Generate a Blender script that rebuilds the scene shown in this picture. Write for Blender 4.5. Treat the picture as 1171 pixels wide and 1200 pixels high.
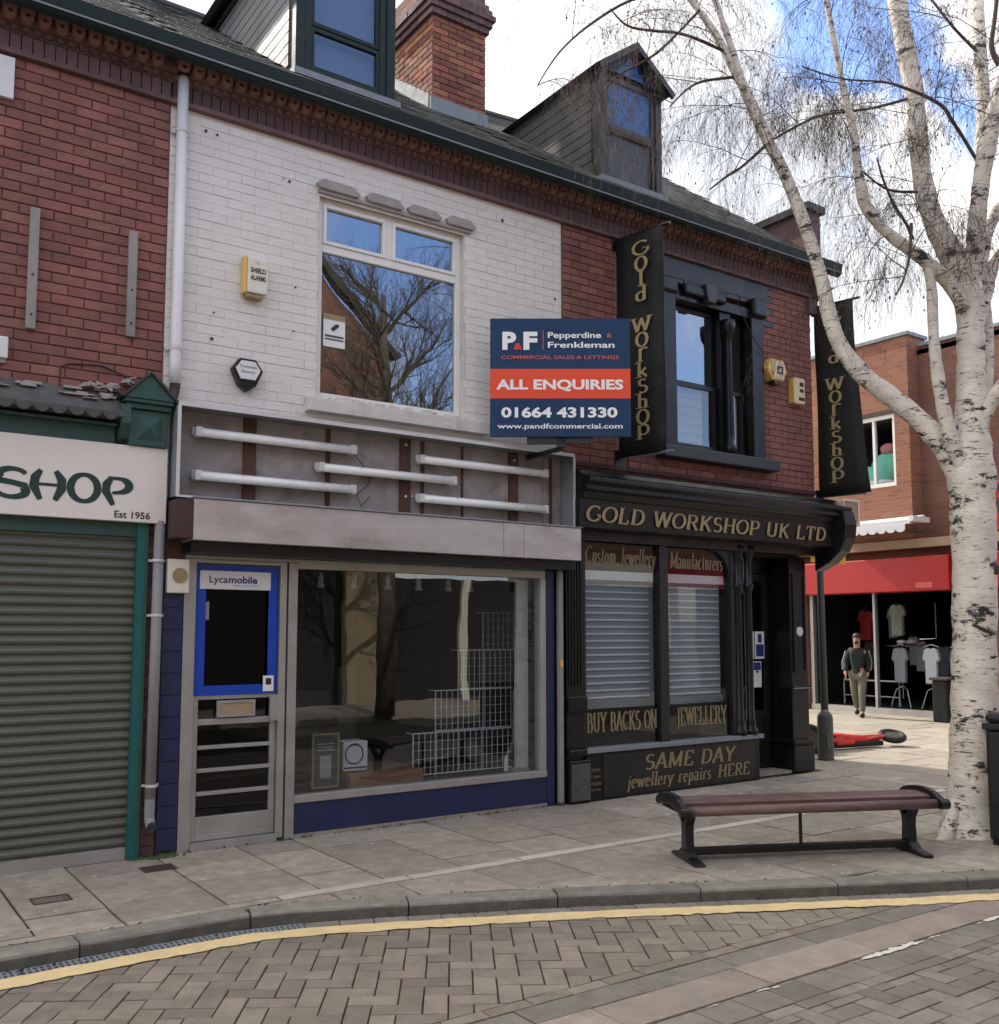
import bpy, bmesh, math, random
from mathutils import Vector, Matrix
R=math.radians; PI=math.pi; rnd=random.Random(7)
S=bpy.context.scene; C=S.collection
for o in list(bpy.data.objects): bpy.data.objects.remove(o)
# ---------------- camera, world, sun, exposure
F_=1148.0; CX,CY=585.5,640.0; PITCH=math.atan(102/F_); EYE=1.6; DIST=7.36; YAW=R(55.05)
cam=bpy.data.cameras.new('camera'); co=bpy.data.objects.new('camera',cam); C.objects.link(co); S.camera=co
co.location=(0,-DIST,EYE); co.rotation_euler=(PI/2+PITCH,0,YAW-PI/2)
cam.sensor_fit='VERTICAL'; cam.sensor_height=24; cam.lens=24*F_/1200; cam.shift_y=(CY-600)/1200; cam.clip_end=600; cam.clip_start=.05
FW=Vector((math.cos(YAW),math.sin(YAW),0)); RT=Vector((math.sin(YAW),-math.cos(YAW),0)); UP=Vector((0,0,1))
def ray(x,y):
    dx=x-CX; dy=CY-y
    return FW*(F_*math.cos(PITCH)-dy*math.sin(PITCH))+RT*dx+UP*(F_*math.sin(PITCH)+dy*math.cos(PITCH))
def at(x,y,h):      # the point of the place at depth h along the view direction
    r=ray(x,y); return Vector((0,-DIST,EYE))+r*(h/(r.dot(FW)))
SUN_EL,SUN_AZ=R(38),math.atan2(1,-.16)   # towards the sun, from +Y and a little -X
w=bpy.data.worlds.new('World'); S.world=w; w.use_nodes=True; nt=w.node_tree; N=nt.nodes; L=nt.links
for n in list(N): N.remove(n)
def nn(t,**k):
    n=N.new(t)
    for a,b in k.items(): setattr(n,a,b)
    return n
sky=nn('ShaderNodeTexSky',sky_type='NISHITA'); sky.sun_disc=False; sky.sun_elevation=SUN_EL; sky.sun_rotation=PI/2-SUN_AZ
tc=nn('ShaderNodeTexCoord')
n1=nn('ShaderNodeTexNoise'); n1.inputs['Scale'].default_value=2.6; n1.inputs['Detail'].default_value=9; n1.inputs['Roughness'].default_value=.58; n1.inputs['Distortion'].default_value=.3
L.new(tc.outputs['Generated'],n1.inputs['Vector'])
n2=nn('ShaderNodeTexNoise'); n2.inputs['Scale'].default_value=2.2; n2.inputs['Detail'].default_value=7; n2.inputs['Roughness'].default_value=.5
mp=nn('ShaderNodeMapping'); mp.inputs['Location'].default_value=(3.1,1.7,.4); L.new(tc.outputs['Generated'],mp.inputs['Vector']); L.new(mp.outputs['Vector'],n2.inputs['Vector'])
cr=nn('ShaderNodeValToRGB'); cr.color_ramp.elements[0].position=.40; cr.color_ramp.elements[0].color=(3.5,3.65,3.95,1); cr.color_ramp.elements[1].position=.62; cr.color_ramp.elements[1].color=(10.6,9.95,9.1,1)
L.new(n2.outputs['Fac'],cr.inputs['Fac'])
def math_(op,a,b=None,c=None):
    m=nn('ShaderNodeMath',operation=op)
    for i,v in enumerate((a,b,c)):
        if v is None: continue
        if isinstance(v,(int,float)): m.inputs[i].default_value=v
        else: L.new(v,m.inputs[i])
    return m.outputs[0]
wn_=nn('ShaderNodeTexNoise'); wn_.inputs['Scale'].default_value=9; wn_.inputs['Detail'].default_value=6; L.new(tc.outputs['Generated'],wn_.inputs['Vector'])
ws_=nn('ShaderNodeVectorMath',operation='MULTIPLY_ADD'); L.new(wn_.outputs['Color'],ws_.inputs[0]); ws_.inputs[1].default_value=(.22,.22,.22); ws_.inputs[2].default_value=(-.11,-.11,-.11)
wa_=nn('ShaderNodeVectorMath',operation='ADD'); L.new(tc.outputs['Generated'],wa_.inputs[0]); L.new(ws_.outputs[0],wa_.inputs[1])
def patch(d,r0,r1):
    d=Vector(d).normalized(); v=nn('ShaderNodeVectorMath',operation='DISTANCE'); L.new(wa_.outputs[0],v.inputs[0]); v.inputs[1].default_value=d
    m=nn('ShaderNodeMapRange',clamp=True); m.inputs['From Min'].default_value=r1; m.inputs['From Max'].default_value=r0; L.new(v.outputs['Value'],m.inputs['Value']); return m.outputs[0]
sx=nn('ShaderNodeSeparateXYZ'); L.new(tc.outputs['Generated'],sx.inputs[0])
south=nn('ShaderNodeMapRange',clamp=True); south.inputs['From Min'].default_value=-.05; south.inputs['From Max'].default_value=-.5; L.new(sx.outputs['Y'],south.inputs['Value'])
gap=math_('ADD',math_('MULTIPLY',patch(ray(965,65),.0,.11),.45),math_('MULTIPLY',patch(ray(1045,70),.0,.10),.38))
gap=math_('ADD',gap,math_('MULTIPLY',patch(ray(1110,140),.0,.06),.3))
gap=math_('ADD',gap,math_('MULTIPLY',south.outputs[0],.36))
val=math_('SUBTRACT',math_('ADD',n1.outputs['Fac'],.17),gap)
cov=nn('ShaderNodeMapRange',clamp=True,interpolation_type='SMOOTHSTEP'); cov.inputs['From Min'].default_value=.26; cov.inputs['From Max'].default_value=.46; L.new(val,cov.inputs['Value'])
mx=nn('ShaderNodeMix',data_type='RGBA'); L.new(cov.outputs[0],mx.inputs['Factor']); 
sg=nn('ShaderNodeMix',data_type='RGBA',blend_type='MULTIPLY'); sg.inputs['Factor'].default_value=1; L.new(sky.outputs[0],sg.inputs['A']); sg.inputs['B'].default_value=(1.0,1.1,1.35,1)
L.new(sg.outputs['Result'],mx.inputs['A']); L.new(cr.outputs[0],mx.inputs['B'])
bg=nn('ShaderNodeBackground'); bg.inputs['Strength'].default_value=.105; L.new(mx.outputs['Result'],bg.inputs['Color'])
wo=nn('ShaderNodeOutputWorld'); L.new(bg.outputs[0],wo.inputs['Surface'])
sl=bpy.data.lights.new('sun','SUN'); sl.energy=2.3; sl.angle=R(.5); sl.color=(1,.93,.82); so=bpy.data.objects.new('sun',sl); C.objects.link(so)
sd=Vector((math.cos(SUN_AZ)*math.cos(SUN_EL),math.sin(SUN_AZ)*math.cos(SUN_EL),math.sin(SUN_EL)))
so.rotation_euler=sd.to_track_quat('Z','Y').to_euler(); so.location=sd*30
S.view_settings.view_transform='Standard'; S.view_settings.look='None'; S.view_settings.gamma=1; S.view_settings.use_curve_mapping=False
S.view_settings.exposure=1.45
S.render.engine='CYCLES'; S.cycles.max_bounces=7; S.cycles.transparent_max_bounces=12
# ---------------- materials
MATS={}
def mat(name,col,rough=.75,var=.12,scale=8,bump=.0,bscale=60,metal=0,rand=0,dirt=0,dirtcol=(.05,.045,.04),dscale=1.6,spec=.5,coat=0,stretch=None):
    m=bpy.data.materials.new(name); m.use_nodes=True; t=m.node_tree; b=t.nodes['Principled BSDF']; l=t.links
    def a(k,**p):
        n=t.nodes.new(k)
        for q,v in p.items(): setattr(n,q,v)
        return n
    geo=a('ShaderNodeNewGeometry'); vec=geo.outputs['Position']
    if stretch:
        mm=a('ShaderNodeMapping'); mm.inputs['Scale'].default_value=stretch; l.new(vec,mm.inputs['Vector']); vec=mm.outputs[0]
    no=a('ShaderNodeTexNoise'); no.inputs['Scale'].default_value=scale; no.inputs['Detail'].default_value=6; no.inputs['Roughness'].default_value=.65; l.new(vec,no.inputs['Vector'])
    mr=a('ShaderNodeMapRange'); mr.inputs['From Min'].default_value=.25; mr.inputs['From Max'].default_value=.75; mr.inputs['To Min'].default_value=1-var; mr.inputs['To Max'].default_value=1+var; l.new(no.outputs['Fac'],mr.inputs['Value'])
    hs=a('ShaderNodeHueSaturation'); hs.inputs['Color'].default_value=(*col,1); out=hs.outputs[0]
    if rand:
        oi=a('ShaderNodeObjectInfo'); rm=a('ShaderNodeMapRange'); rm.inputs['To Min'].default_value=1-rand; rm.inputs['To Max'].default_value=1+rand; l.new(oi.outputs['Random'],rm.inputs['Value'])
        mu=a('ShaderNodeMath',operation='MULTIPLY'); l.new(rm.outputs[0],mu.inputs[0]); l.new(mr.outputs[0],mu.inputs[1]); l.new(mu.outputs[0],hs.inputs['Value'])
        f=a('ShaderNodeMath',operation='MULTIPLY'); f.inputs[1].default_value=7.31; l.new(oi.outputs['Random'],f.inputs[0]); fr=a('ShaderNodeMath',operation='FRACT'); l.new(f.outputs[0],fr.inputs[0])
        hr=a('ShaderNodeMapRange'); hr.inputs['To Min'].default_value=.5-.05*rand; hr.inputs['To Max'].default_value=.5+.05*rand; l.new(fr.outputs[0],hr.inputs['Value']); l.new(hr.outputs[0],hs.inputs['Hue'])
    else: l.new(mr.outputs[0],hs.inputs['Value'])
    if dirt:
        dn=a('ShaderNodeTexNoise'); dn.inputs['Scale'].default_value=dscale; dn.inputs['Detail'].default_value=8; dn.inputs['Roughness'].default_value=.7; l.new(vec,dn.inputs['Vector'])
        dr=a('ShaderNodeMapRange',clamp=True); dr.inputs['From Min'].default_value=.48; dr.inputs['From Max'].default_value=.72; dr.inputs['To Max'].default_value=dirt; l.new(dn.outputs['Fac'],dr.inputs['Value'])
        mi=a('ShaderNodeMix',data_type='RGBA'); l.new(dr.outputs[0],mi.inputs['Factor']); l.new(out,mi.inputs['A']); mi.inputs['B'].default_value=(*dirtcol,1); out=mi.outputs['Result']
    l.new(out,b.inputs['Base Color']); b.inputs['Roughness'].default_value=rough; b.inputs['Metallic'].default_value=metal; b.inputs['Specular IOR Level'].default_value=spec; b.inputs['Coat Weight'].default_value=coat
    rr=a('ShaderNodeMapRange'); rr.inputs['From Min'].default_value=.3; rr.inputs['From Max'].default_value=.7; rr.inputs['To Min'].default_value=max(.03,rough-.1); rr.inputs['To Max'].default_value=min(1,rough+.1); l.new(no.outputs['Fac'],rr.inputs['Value']); l.new(rr.outputs[0],b.inputs['Roughness'])
    if bump:
        bn=a('ShaderNodeTexNoise'); bn.inputs['Scale'].default_value=bscale; bn.inputs['Detail'].default_value=5; l.new(vec,bn.inputs['Vector'])
        bp=a('ShaderNodeBump'); bp.inputs['Strength'].default_value=bump; bp.inputs['Distance'].default_value=.01; l.new(bn.outputs['Fac'],bp.inputs['Height']); l.new(bp.outputs[0],b.inputs['Normal'])
    MATS[name]=m; return m
def glass(name,fac,tint=(1,1,1),rough=0.0):
    m=bpy.data.materials.new(name); m.use_nodes=True; t=m.node_tree; n=t.nodes; l=t.links; n.remove(n['Principled BSDF'])
    tr=n.new('ShaderNodeBsdfTransparent'); tr.inputs[0].default_value=(*tint,1); gl=n.new('ShaderNodeBsdfGlossy'); gl.inputs['Roughness'].default_value=rough; gl.inputs['Color'].default_value=(.95,.97,1,1)
    lw=n.new('ShaderNodeFresnel'); lw.inputs['IOR'].default_value=1.3 if name=='far_glass' else 1.5; ad=n.new('ShaderNodeMath'); ad.operation='ADD'; ad.use_clamp=True; ad.inputs[1].default_value=fac; l.new(lw.outputs[0],ad.inputs[0]); bf=n.new('ShaderNodeNewGeometry'); iv=n.new('ShaderNodeMath'); iv.operation='MULTIPLY_ADD'; iv.inputs[1].default_value=-1; iv.inputs[2].default_value=1; l.new(bf.outputs['Backfacing'],iv.inputs[0]); fm=n.new('ShaderNodeMath'); fm.operation='MULTIPLY'; l.new(ad.outputs[0],fm.inputs[0]); l.new(iv.outputs[0],fm.inputs[1])
    no=n.new('ShaderNodeTexNoise'); no.inputs['Scale'].default_value=1.3; g=n.new('ShaderNodeNewGeometry'); l.new(g.outputs['Position'],no.inputs['Vector']); bp=n.new('ShaderNodeBump'); bp.inputs['Strength'].default_value=.04; bp.inputs['Distance'].default_value=.05; l.new(no.outputs['Fac'],bp.inputs['Height']); l.new(bp.outputs[0],gl.inputs['Normal'])
    mi=n.new('ShaderNodeMixShader'); l.new(fm.outputs[0],mi.inputs[0]); l.new(tr.outputs[0],mi.inputs[1]); l.new(gl.outputs[0],mi.inputs[2]); l.new(mi.outputs[0],n['Material Output'].inputs['Surface']); MATS[name]=m; return m
def brickmat(name,c1,c2,mortar,sc=1.0,along='X'):
    m=bpy.data.materials.new(name); m.use_nodes=True; t=m.node_tree; n=t.nodes; l=t.links; b=n['Principled BSDF']; b.inputs['Roughness'].default_value=.85
    g=n.new('ShaderNodeNewGeometry'); s=n.new('ShaderNodeSeparateXYZ'); l.new(g.outputs['Position'],s.inputs[0]); c=n.new('ShaderNodeCombineXYZ')
    ad=n.new('ShaderNodeMath'); ad.operation='ADD'; l.new(s.outputs['X'],ad.inputs[0]); l.new(s.outputs['Y'],ad.inputs[1]); l.new(ad.outputs[0],c.inputs[0]); l.new(s.outputs['Z'],c.inputs[1])
    br=n.new('ShaderNodeTexBrick'); l.new(c.outputs[0],br.inputs['Vector']); br.inputs['Scale'].default_value=sc; br.inputs['Brick Width'].default_value=.225; br.inputs['Row Height'].default_value=.075; br.inputs['Mortar Size'].default_value=.006
    br.inputs['Color1'].default_value=(*c1,1); br.inputs['Color2'].default_value=(*c2,1); br.inputs['Mortar'].default_value=(*mortar,1)
    no=n.new('ShaderNodeTexNoise'); no.inputs['Scale'].default_value=1.1; no.inputs['Detail'].default_value=7; l.new(g.outputs['Position'],no.inputs['Vector'])
    mr=n.new('ShaderNodeMapRange'); mr.inputs['To Min'].default_value=.7; mr.inputs['To Max'].default_value=1.3; l.new(no.outputs['Fac'],mr.inputs['Value'])
    mm=n.new('ShaderNodeMix'); mm.data_type='RGBA'; mm.blend_type='MULTIPLY'; mm.inputs['Factor'].default_value=1; l.new(br.outputs['Color'],mm.inputs['A']); l.new(mr.outputs[0],mm.inputs['B']); l.new(mm.outputs['Result'],b.inputs['Base Color'])
    bp=n.new('ShaderNodeBump'); bp.invert=True; bp.inputs['Strength'].default_value=.6; bp.inputs['Distance'].default_value=.01; l.new(br.outputs['Fac'],bp.inputs['Height']); l.new(bp.outputs[0],b.inputs['Normal']); MATS[name]=m; return m
M=MATS
mat('red_brick',(.25,.102,.082),.88,.28,5,.5,90,rand=.17,dirt=.75,dirtcol=(.13,.078,.078),dscale=2.4)
mat('plum_brick',(.14,.083,.08),.85,.3,7,.5,90,rand=.3,dirt=.5,dirtcol=(.05,.035,.035))
mat('chimney_brick',(.25,.095,.055),.88,.3,6,.5,80,rand=.4,dirt=.5,dirtcol=(.07,.06,.05),dscale=3)
mat('dark_brick',(.075,.038,.033),.85,.3,7,.4,90,rand=.3,dirt=.5)
mat('mortar',(.185,.092,.078),.95,.3,20,.4)
mat('white_brick',(.74,.70,.655),.6,.05,9,.35,70,rand=.02,dirt=.35,dirtcol=(.56,.50,.43),dscale=1.7)
mat('white_joint',(.74,.70,.655),.8,.08,20,.3,dirt=.35,dirtcol=(.42,.38,.33),dscale=2)
mat('painted_slate_blue',(.036,.043,.052),.5,.15,9,.3,80,rand=.1,dirt=.25)
mat('upvc',(.78,.76,.72),.35,.03,4,dirt=.12,dirtcol=(.5,.46,.4),dscale=5)
mat('stone_paint',(.36,.325,.30),.8,.15,12,.3,dirt=.4,dirtcol=(.2,.17,.15),dscale=5)
mat('sill_paint',(.63,.60,.55),.8,.12,12,.5,40,dirt=.6,dirtcol=(.25,.22,.18),dscale=6)
mat('gutter_paint',(.013,.026,.026),.6,.15,5,.1,dirt=.3,spec=.25)
mat('terracotta',(.34,.185,.16),.85,.25,8,.3,rand=.12,dirt=.45,dirtcol=(.12,.08,.075))
mat('kerb_shade_grime',(.105,.10,.085),.9,.35,10,.5,60,dirt=.5,dirtcol=(.05,.05,.04),dscale=4)  # kerb face colour: its shade painted in, together with grime
mat('slate',(.085,.087,.086),.92,.3,9,.5,50,rand=.4,dirt=.45,dirtcol=(.10,.11,.055),dscale=3,spec=.2)
mat('lead',(.20,.22,.24),.7,.15,6,.2)
mat('cheek_board',(.15,.155,.165),.6,.15,4,.1,dirt=.3)
mat('cheek_dark',(.10,.10,.098),.8,.3,6,.3,dirt=.4)
mat('bare_metal',(.56,.55,.54),.34,.16,2.5,.1,30,metal=.55,dirt=.5,dirtcol=(.32,.28,.24),dscale=1.5,stretch=(1,1,2.5))
mat('aluminium',(.42,.415,.40),.42,.1,5,.1,metal=.6,dirt=.3,dirtcol=(.22,.21,.18),dscale=4)
mat('grey_panel',(.31,.285,.27),.8,.3,2.5,.3,20,dirt=.75,dirtcol=(.12,.085,.07),dscale=3.2)
mat('rust',(.085,.042,.028),.9,.35,15,.4)
mat('tube',(.84,.83,.81),.3,.05,6)
mat('fitting',(.62,.61,.60),.4,.08,6,dirt=.2)
mat('black_paint',(.0065,.0075,.0085),.33,.3,6,.2,40,dirt=.22,dirtcol=(.035,.032,.027),dscale=4,spec=.4)
mat('black_cloth',(.007,.007,.008),.75,.3,6,.5,8)
mat('dark_timber',(.012,.012,.012),.4,.3,10,.2)
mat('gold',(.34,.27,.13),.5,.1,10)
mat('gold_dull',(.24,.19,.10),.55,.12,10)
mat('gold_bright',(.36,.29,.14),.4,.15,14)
mat('navy_board',(.010,.040,.105),.6,.02,3,spec=.3)
mat('orange_board',(.78,.085,.035),.6,.02,3,spec=.3)
mat('white_print',(.85,.85,.85),.6,.0,3)
mat('pink_print',(.62,.12,.10),.6,.0,3)
mat('navy_paint',(.012,.020,.075),.42,.15,5,.15,40,dirt=.2,dirtcol=(.06,.05,.04),dscale=6)
mat('blue_vinyl',(.005,.055,.42),.4,.05,4)
mat('blue_print',(.01,.03,.20),.5,0)
mat('cream_board',(.80,.74,.66),.5,.03,3,dirt=.1,dirtcol=(.55,.45,.35),dscale=2)
mat('green_print',(.010,.040,.032),.5,.05)
mat('black_print',(.02,.02,.02),.5,.0)
mat('green_paint',(.020,.075,.062),.45,.12,6,.15,40,dirt=.35,dirtcol=(.06,.06,.05),dscale=4)
mat('teal_paint',(.006,.11,.105),.45,.1,6,.1,dirt=.2)
mat('shutter',(.125,.128,.10),.5,.1,3,.1,30,metal=.35,dirt=.35,dirtcol=(.07,.065,.055),dscale=3)
mat('pvc_white',(.72,.71,.72),.4,.05,4,dirt=.2,dirtcol=(.45,.4,.35),dscale=5)
mat('pvc_grey',(.26,.25,.25),.5,.12,5,dirt=.3,dirtcol=(.13,.1,.08),dscale=5)
mat('alarm_cream',(.72,.60,.38),.45,.06,6,dirt=.15)
mat('alarm_yellow',(.72,.46,.12),.45,.08,6)
mat('cream',(.74,.69,.58),.5,.05,6)
mat('brass_tan',(.32,.23,.12),.6,.2,40)
mat('batten',(.30,.27,.25),.8,.2,10,.3,dirt=.4,stretch=(1,1,.3))
mat('slab',(.315,.282,.235),.85,.34,9,.45,70,rand=.20,dirt=.65,dirtcol=(.185,.172,.125),dscale=2.6)
mat('slab_joint',(.045,.043,.028),.95,.4,20,.5)
mat('plaza_slab',(.30,.27,.22),.85,.2,5,.3,rand=.12,dirt=.4,dirtcol=(.2,.19,.14),dscale=1.2)
mat('kerb_stone',(.22,.21,.18),.85,.3,8,.5,50,rand=.14,dirt=.5,dirtcol=(.09,.09,.065),dscale=3)
mat('paver',(.225,.193,.155),.85,.26,9,.45,60,rand=.2,dirt=.5,dirtcol=(.16,.15,.115),dscale=1.3)
mat('paver_grey',(.205,.187,.16),.85,.28,9,.45,60,rand=.18,dirt=.5,dirtcol=(.12,.118,.09),dscale=1.6)
mat('channel_stone',(.30,.255,.215),.85,.22,7,.4,rand=.1,dirt=.4,dirtcol=(.13,.11,.09),dscale=2)
mat('pale_strip',(.50,.46,.40),.85,.2,8,.3,rand=.1,dirt=.3,dirtcol=(.2,.18,.14))
mat('yellow_line',(.74,.57,.30),.85,.2,14,.6,60,dirt=.85,dirtcol=(.50,.41,.25),dscale=7)
mat('white_line',(.66,.64,.58),.8,.15,12,.4,70,dirt=.4,dirtcol=(.3,.28,.24),dscale=9)
mat('iron',(.07,.055,.045),.8,.3,20,.4,metal=.3)
mat('bench_wood',(.12,.07,.064),.42,.25,8,.3,30,dirt=.5,dirtcol=(.20,.155,.145),dscale=6,stretch=(.6,.6,5))
mat('cast_iron',(.008,.008,.009),.33,.2,10,.2)
mat('bin_paint',(.008,.011,.011),.5,.2,5,.1)
mat('pole_green',(.075,.082,.07),.6,.2,8,.2,dirt=.4)
mat('yellow_sign',(.75,.45,.02),.5,.03)
mat('red_fascia',(.40,.011,.013),.4,.04,3)
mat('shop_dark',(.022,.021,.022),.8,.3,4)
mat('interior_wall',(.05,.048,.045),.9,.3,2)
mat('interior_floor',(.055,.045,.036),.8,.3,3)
mat('shirt_grey',(.32,.33,.36),.9,.1,12,.3,20); mat('shirt_white',(.75,.78,.82),.9,.06,12,.3,20); mat('shirt_slate',(.16,.18,.22),.9,.1,12,.3,20)
mat('floral',(.35,.34,.28),.9,.75,22); mat('red_cloth',(.38,.015,.03),.8,.1)
mat('chrome',(.6,.6,.6),.25,.05,6,metal=.9)
mat('skin',(.42,.22,.16),.55,.05); mat('hair',(.02,.014,.011),.6,.2,40); mat('coat',(.008,.018,.018),.8,.2,10); mat('trousers',(.15,.14,.11),.85,.12,10); mat('shoe',(.01,.01,.01),.5,.1)
mat('scooter_red',(.62,.035,.025),.3,.06); mat('rubber',(.012,.012,.012),.7,.1); mat('mint',(.22,.62,.47),.9,.08,8,.4,10); mat('pinkish',(.62,.25,.25),.9,.05)
mat('awning_white',(.62,.62,.66),.7,.05); mat('tan_stone',(.36,.26,.17),.85,.12,6,.2); mat('slat_white',(.80,.80,.79),.4,.05); mat('slat_grey',(.20,.22,.23),.5,.1)
mat('box_orange',(.27,.14,.08),.75,.1,5); mat('paper',(.78,.78,.78),.6,.02); mat('poster_grey',(.06,.055,.05),.6,.5,30)
mat('leaf_dead',(.11,.075,.03),.8,.3); mat('moss',(.05,.075,.025),.95,.4,20); mat('soil',(.028,.02,.014),.95,.4,20,.5)
mat('blue_board',(.012,.10,.30),.4,.12,6,.15,dirt=.25); mat('blind',(.46,.38,.26),.7,.1,5)
mat('beige_block',(.30,.24,.155),.85,.15,4,.3); mat('far_slate',(.035,.035,.038),.8,.3,6)
mat('twig',(.07,.044,.036),.8,.25,30); mat('tree_grey',(.10,.085,.065),.9,.3,12,.5)
glass('window_glass',.26,(.5,.55,.6)); glass('shop_glass',.0,(.86,.89,.9)); glass('door_glass',.0,(.12,.13,.15)); glass('far_glass',-.04,(.9,.92,.93)); glass('sash_glass',.10,(.85,.88,.9)); glass('wide_glass',.07,(.84,.87,.88))
brickmat('far_brick',(.30,.115,.06),(.22,.08,.05),(.22,.17,.13))
brickmat('far_brick_dull',(.20,.085,.055),(.15,.062,.045),(.15,.12,.1))
brickmat('blue_tile',(.02,.03,.10),(.015,.02,.07),(.05,.05,.07))
mat('bark_scar',(.05,.04,.035),.9,.7,25,.8,30)
# birch bark
m=bpy.data.materials.new('birch_bark'); m.use_nodes=True; t=m.node_tree; n=t.nodes; l=t.links; b=n['Principled BSDF']; b.inputs['Roughness'].default_value=.75
g=n.new('ShaderNodeNewGeometry')
def _n(scale,st,det=6,ro=.6):
    mp=n.new('ShaderNodeMapping'); mp.inputs['Scale'].default_value=st; l.new(g.outputs['Position'],mp.inputs['Vector']); x=n.new('ShaderNodeTexNoise'); x.inputs['Scale'].default_value=scale; x.inputs['Detail'].default_value=det; x.inputs['Roughness'].default_value=ro; l.new(mp.outputs[0],x.inputs['Vector']); return x.outputs['Fac']
def _mr(v,a,b_,c=0,d=1):
    x=n.new('ShaderNodeMapRange'); x.clamp=True; x.inputs['From Min'].default_value=a; x.inputs['From Max'].default_value=b_; x.inputs['To Min'].default_value=c; x.inputs['To Max'].default_value=d; l.new(v,x.inputs['Value']); return x.outputs[0]
def _mix(f,a,b_,):
    x=n.new('ShaderNodeMix'); x.data_type='RGBA'; l.new(f,x.inputs['Factor'])
    for k,v in (('A',a),('B',b_)):
        if isinstance(v,tuple): x.inputs[k].default_value=(*v,1)
        else: l.new(v,x.inputs[k])
    return x.outputs['Result']
base=_mix(_mr(_n(5,(1,1,2)),.3,.7),(.78,.73,.66),(.56,.50,.43))
lent=_mr(_n(9,(.8,.8,6.5),4,.55),.61,.66); scar=_mr(_n(3.6,(1,1,2.2),7,.78),.54,.59)
c=_mix(lent,base,(.10,.075,.06)); c=_mix(scar,c,(.025,.02,.018)); l.new(c,b.inputs['Base Color'])
bp=n.new('ShaderNodeBump'); bp.inputs['Strength'].default_value=.6; bp.inputs['Distance'].default_value=.015; l.new(_n(14,(1,1,3)),bp.inputs['Height']); l.new(bp.outputs[0],b.inputs['Normal']); M['birch_bark']=m
# ---------------- helpers
WL={}
class MB:
    def __init__(s): s.v=[]; s.f=[]; s.m=None
    def add(s,vs,fs):
        k=len(s.v); s.v+= [tuple(s.m@Vector(v)) if s.m else tuple(v) for v in vs]; s.f+=[tuple(i+k for i in f) for f in fs]; return s
    def box(s,x0,x1,y0,y1,z0,z1):
        return s.add([(x0,y0,z0),(x1,y0,z0),(x1,y1,z0),(x0,y1,z0),(x0,y0,z1),(x1,y0,z1),(x1,y1,z1),(x0,y1,z1)],[(0,3,2,1),(4,5,6,7),(0,1,5,4),(1,2,6,5),(2,3,7,6),(3,0,4,7)])
    def prism(s,poly,axis,a,b):   # poly of 2D points extruded along axis
        n=len(poly); f={'x':lambda p,t:(t,p[0],p[1]),'y':lambda p,t:(p[0],t,p[1]),'z':lambda p,t:(p[0],p[1],t)}[axis]
        vs=[f(p,a) for p in poly]+[f(p,b) for p in poly]
        ar=sum(poly[i][0]*poly[(i+1)%n][1]-poly[(i+1)%n][0]*poly[i][1] for i in range(n))
        flip=(ar<0)!=(b<a)
        if axis=='y': flip=not flip
        fs=[tuple(reversed(range(n))),tuple(range(n,2*n))]+[(i,(i+1)%n,(i+1)%n+n,i+n) for i in range(n)]
        if flip: fs=[tuple(reversed(q)) for q in fs]
        return s.add(vs,fs)
    def tube(s,pts,rs,n=10,cap=True):
        pts=[Vector(p) for p in pts]; rs=rs if isinstance(rs,(list,tuple)) else [rs]*len(pts); vs=[];fs=[]; u=None
        for i,p in enumerate(pts):
            d=(pts[min(i+1,len(pts)-1)]-pts[max(i-1,0)]); d=d.normalized() if d.length>1e-9 else Vector((0,0,1))
            if u is None: u=d.orthogonal().normalized()
            else:
                u=u-d*u.dot(d); u=u.normalized() if u.length>1e-6 else d.orthogonal().normalized()
            v=d.cross(u)
            for k in range(n): a_=2*PI*k/n; vs.append(p+(u*math.cos(a_)+v*math.sin(a_))*rs[i])
        for i in range(len(pts)-1):
            for k in range(n): k2=(k+1)%n; fs.append((i*n+k,i*n+k2,(i+1)*n+k2,(i+1)*n+k))
        if cap: fs.append(tuple(reversed(range(n)))); fs.append(tuple((len(pts)-1)*n+k for k in range(n)))
        return s.add(vs,fs)
    def lathe(s,c,prof,n=16):     # profile of (r,z)
        vs=[];fs=[]
        for r,z in prof:
            for k in range(n): a_=2*PI*k/n; vs.append((c[0]+r*math.cos(a_),c[1]+r*math.sin(a_),c[2]+z))
        for i in range(len(prof)-1):
            for k in range(n): k2=(k+1)%n; fs.append((i*n+k,i*n+k2,(i+1)*n+k2,(i+1)*n+k))
        fs.append(tuple(reversed(range(n)))); fs.append(tuple((len(prof)-1)*n+k for k in range(n)))
        return s.add(vs,fs)
    def wall(s,x0,x1,z0,z1,y0,y1,holes=()):
        xs=sorted({x0,x1}|{c for h in holes for c in h[:2] if x0<c<x1}); zs=sorted({z0,z1}|{c for h in holes for c in h[2:] if z0<c<z1})
        for i in range(len(xs)-1):
            for j in range(len(zs)-1):
                a_,b_=(xs[i]+xs[i+1])/2,(zs[j]+zs[j+1])/2
                if any(h[0]<a_<h[1] and h[2]<b_<h[3] for h in holes): continue
                s.box(xs[i],xs[i+1],y0,y1,zs[j],zs[j+1])
        return s
    def frame(s,x0,x1,z0,z1,y0,y1,t):
        s.box(x0,x0+t,y0,y1,z0,z1); s.box(x1-t,x1,y0,y1,z0,z1); s.box(x0+t,x1-t,y0,y1,z0,z0+t); return s.box(x0+t,x1-t,y0,y1,z1-t,z1)
def mesh(name,mb,mt,off=(0,0,0),smooth=False):
    me=bpy.data.meshes.new(name); me.from_pydata([(v[0]-off[0],v[1]-off[1],v[2]-off[2]) for v in mb.v],[],mb.f); me.materials.append(M[mt]); me.update()
    if smooth:
        for p in me.polygons: p.use_smooth=True
    return me
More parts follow.
